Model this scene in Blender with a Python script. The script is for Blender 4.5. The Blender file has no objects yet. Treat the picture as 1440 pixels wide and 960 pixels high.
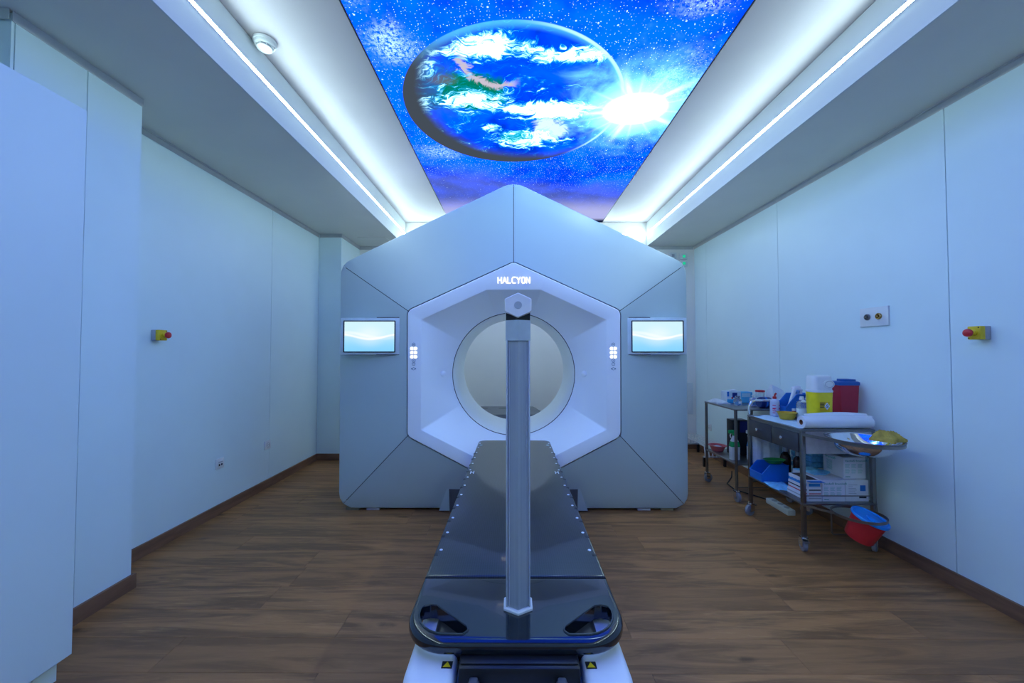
import bpy, bmesh, math, random
from mathutils import Vector, Matrix
random.seed(7)
scn = bpy.context.scene
COL = scn.collection
R = math.radians

# ------------------------------------------------------------ camera, world, exposure
cam_data = bpy.data.cameras.new('camera')
cam_data.sensor_width = 36.0
cam_data.lens = 550.0 / 1440.0 * 36.0
cam_data.clip_start = 0.05
cam = bpy.data.objects.new('camera', cam_data)
COL.objects.link(cam)
cam.location = (0, 0, 1.24)
cam.rotation_euler = (R(90) + math.atan(14 / 550), 0, math.atan(2 / 550))
scn.camera = cam
world = bpy.data.worlds.new('world')
scn.world = world
world.use_nodes = True
world.node_tree.nodes['Background'].inputs[0].default_value = (0.02, 0.03, 0.05, 1)
world.node_tree.nodes['Background'].inputs[1].default_value = 0.2
scn.view_settings.view_transform = 'Standard'
scn.view_settings.look = 'None'
scn.view_settings.exposure = 0.0
scn.view_settings.gamma = 1.0
scn.view_settings.use_curve_mapping = False
scn.cycles.use_denoising = True
scn.cycles.max_bounces = 8
scn.cycles.diffuse_bounces = 5
scn.cycles.sample_clamp_indirect = 6.0
LED_POWER = 81.0                    # radiance of the two white light lines and the added end line
LED_TINT = (0.665, 0.93, 1.0)
PANEL_GAIN = 1.0        # backlight of the printed ceiling panel

# ------------------------------------------------------------ shape builder
class B:
    def __init__(s):
        s.bm = bmesh.new()
    def _new(s, vs, fs):
        v = [s.bm.verts.new(p) for p in vs]
        for f in fs:
            try: s.bm.faces.new([v[i] for i in f])
            except ValueError: pass
        return s
    def box(s, x0, x1, y0, y1, z0, z1):
        vs = [(x, y, z) for z in (z0, z1) for y in (y0, y1) for x in (x0, x1)]
        return s._new(vs, [(0, 2, 3, 1), (4, 5, 7, 6), (0, 1, 5, 4), (2, 6, 7, 3), (0, 4, 6, 2), (1, 3, 7, 5)])
    def rbox(s, x0, x1, y0, y1, z0, z1, r=0.004, seg=2):
        t = bmesh.new()
        bmesh.ops.create_cube(t, size=1)
        for v in t.verts:
            v.co = Vector(((x0 + x1) / 2 + v.co.x * (x1 - x0), (y0 + y1) / 2 + v.co.y * (y1 - y0), (z0 + z1) / 2 + v.co.z * (z1 - z0)))
        bmesh.ops.bevel(t, geom=t.edges[:], offset=r, segments=seg, profile=0.5, affect='EDGES')
        return s.merge(t)
    def merge(s, t, M=None):
        t.verts.index_update()
        v = [s.bm.verts.new(M @ a.co if M else a.co) for a in t.verts]
        for f in t.faces:
            try: s.bm.faces.new([v[a.index] for a in f.verts])
            except ValueError: pass
        t.free()
        return s
    def loft(s, rings, closed=True, cap0=True, cap1=True):
        rs = [[s.bm.verts.new(p) for p in r] for r in rings]
        n = len(rs[0])
        for a, b in zip(rs, rs[1:]):
            for i in range(n if closed else n - 1):
                j = (i + 1) % n
                try: s.bm.faces.new((a[i], a[j], b[j], b[i]))
                except ValueError: pass
        if cap0 and closed: s.bm.faces.new(rs[0][::-1])
        if cap1 and closed: s.bm.faces.new(rs[-1])
        return s
    def lathe(s, prof, n=20, c=(0, 0, 0), cap0=True, cap1=True):
        rings = [[(c[0] + r * math.cos(2 * math.pi * i / n), c[1] + r * math.sin(2 * math.pi * i / n), c[2] + z) for i in range(n)] for r, z in prof]
        return s.loft(rings, True, cap0, cap1)
    def cyl(s, p0, p1, r0, r1=None, n=14):
        return s.tube([p0, p1], r0, n, r_end=r1)
    def tube(s, pts, r, n=10, closed=False, r_end=None):
        P = [Vector(p) for p in pts]
        m = len(P)
        rings = []
        up = None
        for i, p in enumerate(P):
            if closed: d = P[(i + 1) % m] - P[i - 1]
            elif i == 0: d = P[1] - P[0]
            elif i == m - 1: d = P[-1] - P[-2]
            else: d = (P[i + 1] - p).normalized() + (p - P[i - 1]).normalized()
            d.normalize()
            if up is None:
                up = Vector((0, 0, 1)) if abs(d.z) < 0.9 else Vector((1, 0, 0))
            a = d.cross(up).normalized(); b = a.cross(d).normalized(); up = b
            rr = r if r_end is None else r + (r_end - r) * i / (m - 1)
            rings.append([p + (a * math.cos(2 * math.pi * k / n) + b * math.sin(2 * math.pi * k / n)) * rr for k in range(n)])
        if closed:
            return s.loft(rings + [rings[0]], True, False, False)
        return s.loft(rings)
    def prism(s, poly, ax, a0, a1):
        def P(u, v, w):
            return {'x': (w, u, v), 'y': (u, w, v), 'z': (u, v, w)}[ax]
        return s.loft([[P(u, v, a0) for u, v in poly], [P(u, v, a1) for u, v in poly]])
    def plate(s, outer, holes, z0, z1, r=0.0, seg=4, ax='z'):
        """flat board with holes and a rounded outer edge"""
        def P(p, w):
            return {'x': (w, p[0], p[1]), 'y': (p[0], w, p[1]), 'z': (p[0], p[1], w)}[ax]
        def cap(loops, w):
            t = bmesh.new(); ed = []
            for L in loops:
                vv = [t.verts.new(P(p, w)) for p in L]
                ed += [t.edges.new((vv[i], vv[(i + 1) % len(vv)])) for i in range(len(vv))]
            bmesh.ops.triangle_fill(t, use_beauty=True, use_dissolve=False, edges=ed)
            s.merge(t)
        rings = []
        if r > 0:
            for k in range(seg + 1):
                a = math.pi / 2 * k / seg
                rings.append((offset(outer, r * (1 - math.sin(a))), z0 + r * (1 - math.cos(a))))
            for k in range(seg + 1):
                a = math.pi / 2 * k / seg
                rings.append((offset(outer, r * (1 - math.cos(a))), z1 - r * (1 - math.sin(a))))
        else:
            rings = [(outer, z0), (outer, z1)]
        s.loft([[P(p, w) for p in L] for L, w in rings], True, False, False)
        for h in holes:
            s.loft([[P(p, w) for p in h] for w in (z0, z1)], True, False, False)
        cap([rings[0][0]] + holes, z0); cap([rings[-1][0]] + holes, z1)
        bmesh.ops.remove_doubles(s.bm, verts=s.bm.verts[:], dist=1e-5)
        return s
    def bevel(s, r, seg=2, ang=30):
        es = [e for e in s.bm.edges if len(e.link_faces) == 2 and e.calc_face_angle(0) > R(ang)]
        bmesh.ops.bevel(s.bm, geom=es, offset=r, segments=seg, profile=0.5, affect='EDGES')
        return s
    def xf(s, M):
        bmesh.ops.transform(s.bm, matrix=M, verts=s.bm.verts[:])
        return s

def offset(poly, d):
    """inward offset of a counter-clockwise outline"""
    if d == 0: return list(poly)
    out = []; n = len(poly)
    for i in range(n):
        p0 = Vector(poly[i - 1]); p = Vector(poly[i]); p1 = Vector(poly[(i + 1) % n])
        a = (p - p0).normalized(); b = (p1 - p).normalized()
        na = Vector((-a.y, a.x)); nb = Vector((-b.y, b.x))
        m = (na + nb).normalized(); k = max(0.4, m.dot(na))
        q = p + m * (d / k)
        out.append((q.x, q.y))
    return out

def fillet(poly, rad, n=6):
    """round the corners of a polygon"""
    out = []; N = len(poly)
    for i in range(N):
        r = rad[i] if isinstance(rad, (list, tuple)) else rad
        p = Vector(poly[i]); a = (Vector(poly[i - 1]) - p); b = (Vector(poly[(i + 1) % N]) - p)
        la, lb = a.length, b.length
        a.normalize(); b.normalize()
        if r <= 0: out.append((p.x, p.y)); continue
        ang = math.acos(max(-1, min(1, a.dot(b))))
        t = min(r / math.tan(ang / 2), la * 0.49, lb * 0.49); rr = t * math.tan(ang / 2)
        bis = (a + b).normalized(); c = p + bis * (rr / math.sin(ang / 2))
        s0 = p + a * t; s1 = p + b * t
        a0 = math.atan2(s0.y - c.y, s0.x - c.x); a1 = math.atan2(s1.y - c.y, s1.x - c.x)
        da = (a1 - a0 + math.pi) % (2 * math.pi) - math.pi
        for k in range(n + 1):
            q = a0 + da * k / n
            out.append((c.x + rr * math.cos(q), c.y + rr * math.sin(q)))
    return out

def arc(c, r, a0, a1, n, ax='xz'):
    o = []
    for k in range(n + 1):
        a = R(a0 + (a1 - a0) * k / n)
        u, v = r * math.cos(a), r * math.sin(a)
        o.append({'xz': (c[0] + u, c[1], c[2] + v), 'xy': (c[0] + u, c[1] + v, c[2]), 'yz': (c[0], c[1] + u, c[2] + v)}[ax])
    return o

def obj(name, b, m, parent=None, smooth=True, world=False, ang=35):
    """one mesh object; world=True: the shape is given in world coordinates"""
    bm = b.bm
    bmesh.ops.recalc_face_normals(bm, faces=bm.faces[:])
    if world and parent is not None:
        off = parent.matrix_basis.inverted()
        bmesh.ops.transform(bm, matrix=off, verts=bm.verts[:])
    me = bpy.data.meshes.new(name)
    bm.to_mesh(me); bm.free()
    if smooth:
        me.polygons.foreach_set('use_smooth', [True] * len(me.polygons))
        me.set_sharp_from_angle(angle=R(ang))
    me.materials.append(m)
    o = bpy.data.objects.new(name, me)
    COL.objects.link(o)
    if parent is not None: o.parent = parent
    return o

def tag(o, label, cat, group=None, kind=None):
    o['label'] = label; o['category'] = cat
    if group: o['group'] = group
    if kind: o['kind'] = kind
    return o

def thing(name, label, cat, loc=(0, 0, 0), rz=0.0, group=None):
    o = bpy.data.objects.new(name, None)
    COL.objects.link(o)
    o.empty_display_size = 0.1
    o.matrix_basis = Matrix.Translation(loc) @ Matrix.Rotation(rz, 4, 'Z')
    return tag(o, label, cat, group)

def struct(name, b, m, label, parent=None, smooth=False):
    o = obj(name, b, m, parent, smooth)
    o['kind'] = 'structure'
    if parent is None: o['label'] = label; o['category'] = name.split('_')[0]
    return o

def dup(root, loc, rz=0.0, label=None, group=None):
    def cp(o, par):
        c = o.copy(); COL.objects.link(c); c.parent = par
        for ch in list(o.children): cp(ch, c)
        return c
    r = cp(root, None)
    r.matrix_basis = Matrix.Translation(loc) @ Matrix.Rotation(rz, 4, 'Z')
    if label: r['label'] = label
    if group: r['group'] = group
    return r

# ------------------------------------------------------------ materials
class NT:
    """tiny expression helper for shader nodes"""
    def __init__(s, name):
        s.m = bpy.data.materials.new(name); s.m.use_nodes = True
        s.t = s.m.node_tree
        s.t.nodes.clear()
        s.out = s.t.nodes.new('ShaderNodeOutputMaterial')
    def n(s, typ, ins=None, out=0, **kw):
        nd = s.t.nodes.new(typ)
        for k, v in kw.items(): setattr(nd, k, v)
        for k, v in (ins or {}).items():
            sk = nd.inputs[k]
            if isinstance(v, E): s.t.links.new(v.s, sk)
            elif v is not None: sk.default_value = v
        return E(s, nd.outputs[out])
    def math(s, op, a, b=0.0, clamp=False):
        nd = s.t.nodes.new('ShaderNodeMath'); nd.operation = op; nd.use_clamp = clamp
        for i, v in enumerate((a, b)):
            if isinstance(v, E): s.t.links.new(v.s, nd.inputs[i])
            else: nd.inputs[i].default_value = v
        return E(s, nd.outputs[0])
    def mix(s, f, a, b):
        nd = s.t.nodes.new('ShaderNodeMix'); nd.data_type = 'RGBA'; nd.clamp_factor = True
        for i, v in ((0, f), (6, a), (7, b)):
            if isinstance(v, E): s.t.links.new(v.s, nd.inputs[i])
            elif i == 0: nd.inputs[0].default_value = v
            else: nd.inputs[i].default_value = (*v, 1)
        return E(s, nd.outputs[2])
    def step(s, x, a, b):
        return s.n('ShaderNodeMapRange', {0: x, 1: a, 2: b, 3: 0.0, 4: 1.0}, interpolation_type='SMOOTHSTEP')
    def noise(s, vec, scale, detail=3, rough=0.55, dist=0.0, out=0, dim='3D', w=None):
        ins = {'Vector': vec, 'Scale': scale, 'Detail': detail, 'Roughness': rough, 'Distortion': dist}
        if w is not None: ins['W'] = w
        return s.n('ShaderNodeTexNoise', ins, out, noise_dimensions=dim)
    def coord(s, which='Object'):
        return s.n('ShaderNodeTexCoord', None, {'Generated': 0, 'Object': 3}[which])
    def mapv(s, vec, loc=(0, 0, 0), rot=(0, 0, 0), sc=(1, 1, 1)):
        return s.n('ShaderNodeMapping', {'Vector': vec, 'Location': loc, 'Rotation': rot, 'Scale': sc})
    def sep(s, vec):
        nd = s.t.nodes.new('ShaderNodeSeparateXYZ'); s.t.links.new(vec.s, nd.inputs[0])
        return [E(s, o) for o in nd.outputs]
    def bump(s, h, strength=0.2, dist=0.01):
        return s.n('ShaderNodeBump', {'Height': h, 'Strength': strength, 'Distance': dist})
    def pbr(s, **kw):
        nd = s.t.nodes.new('ShaderNodeBsdfPrincipled')
        for k, v in kw.items():
            sk = nd.inputs[k.replace('_', ' ')]
            if isinstance(v, E): s.t.links.new(v.s, sk)
            elif isinstance(v, tuple) and len(v) == 3: sk.default_value = (*v, 1)
            else: sk.default_value = v
        s.t.links.new(nd.outputs[0], s.out.inputs[0])
        return s.m
    def emit(s, c, k=1.0):
        nd = s.t.nodes.new('ShaderNodeEmission')
        if isinstance(c, E): s.t.links.new(c.s, nd.inputs[0])
        else: nd.inputs[0].default_value = (*c, 1)
        nd.inputs[1].default_value = k
        s.t.links.new(nd.outputs[0], s.out.inputs[0])
        return s.m
class E:
    def __init__(s, nt, sk): s.nt = nt; s.s = sk
    def __add__(a, b): return a.nt.math('ADD', a, b)
    def __radd__(a, b): return a.nt.math('ADD', b, a)
    def __sub__(a, b): return a.nt.math('SUBTRACT', a, b)
    def __rsub__(a, b): return a.nt.math('SUBTRACT', b, a)
    def __mul__(a, b): return a.nt.math('MULTIPLY', a, b)
    def __rmul__(a, b): return a.nt.math('MULTIPLY', b, a)
    def __truediv__(a, b): return a.nt.math('DIVIDE', a, b)
    def __pow__(a, b): return a.nt.math('POWER', a, b)

MATS = {}
def mat(name, col, rough=0.5, metal=0.0, var=0.06, nscale=14.0, bump=0.0, coat=0.0, trans=0.0, spec=0.5, ior=1.45, coat_rough=0.03):
    if name in MATS: return MATS[name]
    t = NT(name)
    v = t.coord()
    nz = t.noise(v, nscale, 3)
    dark = tuple(c * (1 - var) for c in col); lite = tuple(min(1, c * (1 + var)) for c in col)
    c = t.mix(t.step(nz, 0.3, 0.7), dark, lite)
    kw = dict(Base_Color=c, Roughness=rough, Metallic=metal, Coat_Weight=coat, Coat_Roughness=coat_rough, Transmission_Weight=trans, Specular_IOR_Level=spec, IOR=ior)
    if bump: kw['Normal'] = t.bump(t.noise(v, nscale * 8, 4), bump, 0.002)
    MATS[name] = t.pbr(**kw)
    return MATS[name]

def glow(name, col, k):
    if name not in MATS: MATS[name] = NT(name).emit(col, k)
    return MATS[name]

def wood(name, base, dark, light, along='x', scale=1.0, knots=True, rough=0.42, rnd=True):
    t = NT(name)
    v = t.coord()
    sc = {'x': (1, 9, 9), 'y': (9, 1, 9)}[along]
    rv = t.n('ShaderNodeObjectInfo', None, 5) if rnd else None
    if rnd:
        off = t.n('ShaderNodeCombineXYZ', {0: rv * 37.0, 1: rv * 91.0, 2: rv * 13.0})
        v = t.n('ShaderNodeVectorMath', {0: v, 1: off}, operation='ADD')
    g = t.mapv(v, sc=tuple(c * scale for c in sc))
    n1 = t.noise(g, 1.6, 6, 0.6, 0.9)
    n2 = t.noise(g, 7.0, 5, 0.65, 0.4)
    fine = t.noise(t.mapv(v, sc=tuple(c * scale * 6 for c in sc)), 5.0, 3)
    c = t.mix(t.step(n1, 0.36, 0.62), dark, base)
    c = t.mix(t.step(n2, 0.5, 0.85) * 0.75, c, light)
    c = t.mix(t.step(fine, 0.55, 0.8) * 0.35, c, dark)
    if rnd:
        c = t.mix(rv * 0.55, c, tuple(a * 0.60 for a in base))
    if knots:
        kv = t.mapv(v, sc=(1.7, 5.0, 1.0))
        vo = t.n('ShaderNodeTexVoronoi', {'Vector': kv, 'Scale': 1.35, 'Randomness': 1.0}, 0)
        wob = t.noise(v, 22.0, 3)
        k = 1.0 - t.step(vo + (wob - 0.5) * 0.16, 0.03, 0.17)
        gate = t.step(t.noise(kv, 0.9, 1), 0.47, 0.56)
        c = t.mix(k * gate * 0.85, c, tuple(a * 0.35 for a in dark))
    MATS[name] = t.pbr(Base_Color=c, Roughness=t.math('ADD', n2 * 0.12, rough), Specular_IOR_Level=0.4, Normal=t.bump(n2, 0.12, 0.003))
    return MATS[name]

M_wall = mat('wall_laminate', (0.76, 0.91, 0.90), 0.42, var=0.015, nscale=2.0)
M_wallback = mat('wall_backing', (0.30, 0.33, 0.36), 0.7)
M_wallb = mat('back_wall_paint', (0.95, 0.93, 0.86), 0.5, var=0.015, nscale=2)
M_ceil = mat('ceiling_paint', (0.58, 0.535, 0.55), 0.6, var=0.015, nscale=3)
M_fascia = mat('fascia_paint', (0.66, 0.70, 0.69), 0.6, var=0.015, nscale=3)
M_soffit = mat('soffit_paint', (0.76, 0.75, 0.66), 0.6, var=0.015, nscale=3)
M_trim = mat('shadow_gap_profile', (0.60, 0.61, 0.57), 0.45, var=0.03)
M_floor = wood('oak_plank', (0.44, 0.200, 0.066), (0.21, 0.095, 0.032), (0.60, 0.32, 0.125))
M_sub = mat('underlay', (0.035, 0.025, 0.02), 0.9)
M_base = wood('baseboard_wood', (0.24, 0.122, 0.066), (0.17, 0.084, 0.045), (0.29, 0.16, 0.09), along='y', knots=False, rough=0.5, rnd=False)
M_basex = wood('baseboard_wood_cross', (0.24, 0.122, 0.066), (0.17, 0.084, 0.045), (0.29, 0.16, 0.09), along='x', knots=False, rough=0.5, rnd=False)
M_cab = mat('cabinet_laminate', (0.70, 0.83, 0.80), 0.38, var=0.01, nscale=2)
M_cover = mat('machine_cover_grey', (0.50, 0.61, 0.60), 0.42, var=0.012, nscale=2, coat=0.6, coat_rough=0.36)
M_body = mat('machine_body_dark', (0.012, 0.014, 0.018), 0.7)
M_shell = mat('machine_shell', (0.86, 0.87, 0.86), 0.4)
M_bezel = mat('machine_bezel_white', (0.94, 0.97, 0.98), 0.32, var=0.01, nscale=2)
M_liner = mat('bore_liner_white', (0.86, 0.90, 0.87), 0.35, var=0.01)
M_black = mat('black_plastic', (0.012, 0.013, 0.015), 0.35)
M_rubber = mat('black_rubber', (0.02, 0.02, 0.022), 0.65)
M_white = mat('white_plastic', (0.78, 0.81, 0.78), 0.35, var=0.02)
M_steel = mat('stainless_steel', (0.24, 0.225, 0.21), 0.30, metal=1.0, var=0.05, nscale=30)
M_steelpl = mat('steel_sheet', (0.26, 0.255, 0.25), 0.32, metal=0.85, var=0.06, nscale=20)
M_chrome = mat('chrome', (0.82, 0.83, 0.85), 0.08, metal=1.0, var=0.02)
M_yellow = mat('yellow_plastic', (0.82, 0.60, 0.015), 0.4)
M_red = mat('red_plastic', (0.60, 0.022, 0.03), 0.35)
M_greyp = mat('grey_plastic', (0.42, 0.43, 0.45), 0.5)
M_blue = mat('blue_bin_plastic', (0.012, 0.17, 0.60), 0.38)
M_ltblue = mat('light_blue_cloth', (0.20, 0.55, 0.80), 0.8, var=0.15, nscale=40, bump=0.3)
M_wcloth = mat('white_cloth', (0.72, 0.76, 0.80), 0.85, var=0.06, nscale=25, bump=0.3)
M_paper = mat('white_paper', (0.80, 0.82, 0.84), 0.75, var=0.02)
M_carton = mat('white_carton', (0.76, 0.76, 0.78), 0.7, var=0.03)

# ============================================================ THE ROOM
XL, XR, YB, YF = -2.25, 2.335, 5.03, -2.2
ZS, ZC = 2.60, 2.91                       # soffit and coffer heights
XSL, XSR = -1.395, 1.72                   # inner faces of the two soffits

floor = struct('floor', B().box(XL - 0.2, XR + 0.2, YF - 0.2, YB + 0.2, -0.12, -0.011), M_sub, 'brown oak plank floor with knots and visible end joints')
def plank_mesh(L, W):
    e, h = 0.0012, 0.0009
    b = B()
    b.loft([[(0, 0, -0.0105), (L, 0, -0.0105), (L, W, -0.0105), (0, W, -0.0105)],
            [(0, 0, -h), (L, 0, -h), (L, W, -h), (0, W, -h)],
            [(e, e, 0), (L - e, e, 0), (L - e, W - e, 0), (e, W - e, 0)]])
    bmesh.ops.recalc_face_normals(b.bm, faces=b.bm.faces[:])
    me = bpy.data.meshes.new('plank'); b.bm.to_mesh(me); b.bm.free(); me.materials.append(M_floor)
    return me
PW, PL, GAP = 0.185, 1.285, 0.0006
plank_cache = {}
rng = random.Random(11)
for k in range(-21, 19):
    y0 = 1.54 + PW * k; y1 = y0 + PW
    if y0 < YF or y0 > YB: continue
    w = min(y1, YB) - y0 - GAP
    if w < 0.02: continue
    x = XL - rng.choice((0.21, 0.43, 0.62, 0.86, 1.07, 0.33, 0.75, 1.19)) - rng.uniform(0, 0.06)
    while x < XR:
        a, c = max(x, XL), min(x + PL, XR)
        if c - a > 0.03:
            key = (round(c - a - GAP, 4), round(w, 4))
            if key not in plank_cache: plank_cache[key] = plank_mesh(*key)
            o = bpy.data.objects.new('plank', plank_cache[key]); COL.objects.link(o)
            o.location = (a, y0, 0); o.parent = floor
        x += PL

def panels(parent, axis, pos, face, cuts, z0, z1, m):
    """laminate wall boards with open joints; face = +1/-1 side the room is on"""
    for a, c in zip(cuts, cuts[1:]):
        g = 0.0022
        b = B()
        p0, p1 = sorted((pos, pos - face * 0.010))
        if axis == 'x': b.box(p0, p1, a + g, c - g, z0, z1)
        else: b.box(a + g, c - g, p0, p1, z0, z1)
        b.bevel(0.0012, 1)
        obj('panel', b, m, parent, smooth=False)

ZP = 2.557
wl = struct('wall_left', B().box(XL - 0.15, XL - 0.010, YF, YB, 0, ZC), M_wallback, 'white laminate panel wall on the side of the tall cabinet')
panels(wl, 'x', XL, 1, [YF, -1.6, -0.3, 1.0, 2.305, 3.617, 4.49], 0, ZP, M_wall)
wp = struct('wall_pilaster', B().box(XL, -2.010, 1.53, 2.060, 0, ZC - 0.31), M_wallback, 'white panelled wall pier beside the tall cabinet')
panels(wp, 'x', -2.0, 1, [1.53, 1.799, 2.07], 0, 2.592, M_wall)
panels(wp, 'y', 1.52, -1, [XL, -2.0], 0, 2.592, M_wall)
panels(wp, 'y', 2.07, 1, [XL, -2.0], 0, 2.592, M_wall)
wr = struct('wall_right', B().box(XR + 0.010, XR + 0.15, YF, YB, 0, ZC), M_wallback, 'white laminate panel wall behind the steel trolleys')
panels(wr, 'x', XR, -1, [YF, -1.88, -0.555, 0.77, 2.098, 3.442, 4.728, YB], 0, ZP, M_wall)
wb = struct('wall_back', B().box(XL - 0.1, XR + 0.1, YB, YB + 0.12, 0, ZC), M_wallb, 'white wall behind the treatment machine')
wbl = struct('wall_back_return', B().box(XL, -1.99, 4.49, YB, 0, ZS), M_wall, 'white wall projection in the far corner')
wf = struct('wall_front', B().box(XL - 0.1, XR + 0.1, YF - 0.12, YF, 0, ZC), M_wall, 'white wall behind the viewpoint')

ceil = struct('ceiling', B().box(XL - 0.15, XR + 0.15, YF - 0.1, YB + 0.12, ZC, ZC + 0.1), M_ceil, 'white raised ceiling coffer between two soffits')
for nm, x0, x1, xf, s in (('ceiling_soffit_left', XL - 0.1, XSL - 0.008, XSL, -1), ('ceiling_soffit_right', XSR + 0.008, XR + 0.1, XSR, 1)):
    sf = struct(nm, B().box(x0, x1, YF, YB, ZS, ZC), M_soffit, 'grey dropped ceiling soffit along the ' + ('cabinet side' if s < 0 else 'trolley side'))
    a, c = sorted((xf, xf + s * 0.008))
    f = obj('fascia', B().box(a, c, YF, YB, ZS - 0.004, ZC - 0.007).bevel(0.0015, 1), M_fascia, sf, smooth=False)
hx = struct('trim_hatch', B().box(-1.86, -1.52, 4.62, 4.98, ZS - 0.006, ZS - 0.0005).bevel(0.002, 1), M_soffit, 'square access hatch in the grey soffit')
# shadow-gap profiles under the soffits
def trim(n, boxes, label, m=M_trim, nm='trim_%d'):
    b = B()
    for q in boxes: b.box(*q)
    return struct(nm % n if '%' in nm else nm, b, m, label)
trim(1, [(XL - 0.009, XL + 0.002, 2.07, 4.49, ZP, ZS - 0.008), (XL - 0.009, XL + 0.012, 2.07, 4.49, ZS - 0.008, ZS - 0.0005)], 'grey shadow gap profile above the long wall with red button')
trim(2, [(-2.0, -1.998, 1.52, 2.07, 2.592 - 0.035, ZS - 0.0005), (-2.25, -1.998, 2.07, 2.072, 2.557, ZS - 0.0005), (-2.25, -1.998, 1.508, 1.51, 2.557, ZS - 0.0005)], 'grey profile strip at the top of the wall pier')
trim(3, [(XR - 0.002, XR + 0.009, YF, YB, ZP, ZS - 0.008), (XR - 0.012, XR + 0.009, YF, YB, ZS - 0.008, ZS - 0.0005)], 'grey shadow gap profile above the trolley wall')
trim(4, [(-1.99, XR - 0.012, YB - 0.006, YB, ZP, ZS - 0.0005), (XL + 0.012, -1.99, 4.484, 4.49, ZP, ZS - 0.0005), (-1.99, -1.984, 4.484, YB - 0.006, ZP, ZS - 0.0005)], 'grey shadow gap profile along the far wall')
# baseboards
T, HB = 0.014, 0.075
def baseb(nm, boxes, label, m):
    b = B()
    for q in boxes: b.box(*q)
    struct(nm, b.bevel(0.002, 1), m, label)
baseb('baseboard_left', [(XL, XL + T, 2.07 + T, 4.49, 0, HB)], 'brown wood baseboard under the red button wall', M_base)
baseb('baseboard_pilaster', [(-2.0, -2.0 + T, 1.53, 2.07 + T, 0, HB), (XL, -2.0, 2.07, 2.07 + T, 0, HB)], 'brown wood baseboard around the wall pier', M_base)
baseb('baseboard_right', [(XR - T, XR, YF, YB - T, 0, HB)], 'brown wood baseboard under the trolley wall', M_base)
baseb('baseboard_back', [(-1.99, XR, YB - T, YB, 0, HB), (XL + T, -1.99 + T, 4.49 - T, 4.49, 0, HB), (-1.99, -1.99 + T, 4.49, YB - T, 0, HB)], 'brown wood baseboard in the far corner', M_basex)

# ------------------------------------------------------------ the lights the room has, plus an added end line
M_led = glow('led_diffuser', LED_TINT, LED_POWER)
M_alu = mat('aluminium_profile', (0.75, 0.77, 0.8), 0.35, metal=0.3)
for xf, s, lab in ((XSL, 1, 'glowing white light line in the fascia beside the smoke detector'), (XSR, -1, 'glowing white light line in the fascia above the trolleys')):
    t = thing('led_strip', lab, 'light', (xf, 0, 2.753), group='light lines of the ceiling coffer')
    a, c = sorted((0, s * 0.003)); e, f = sorted((0, s * 0.0046))
    obj('profile', B().box(a, c, YF + 0.1, YB - 0.06, -0.012, -0.0086).box(e, f, YF + 0.1, YB - 0.06, 0.0086, 0.012), M_alu, t, smooth=False)
    q = [(s * 0.0005, -0.0085), (s * 0.0042, -0.0085), (s * 0.0056, 0.0085), (s * 0.0005, 0.0085)]
    obj('diffuser', B().prism(q, 'y', YF + 0.1, YB - 0.06), M_led, t, smooth=False)

t = thing('led_strip', 'added glowing light line across the coffer end behind the machine', 'light', (0, YB, 2.753), group='light lines of the ceiling coffer')  # added to brighten the coffer end; the fixture itself is not seen
obj('profile', B().box(XSL + 0.05, XSR - 0.05, -0.003, 0, -0.012, -0.0086).box(XSL + 0.05, XSR - 0.05, -0.0046, 0, 0.0086, 0.012), M_alu, t, smooth=False)
obj('diffuser', B().prism([(-0.0005, -0.0085), (-0.0042, -0.0085), (-0.0056, 0.0085), (-0.0005, 0.0085)], 'x', XSL + 0.05, XSR - 0.05), M_led, t, smooth=False)

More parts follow.
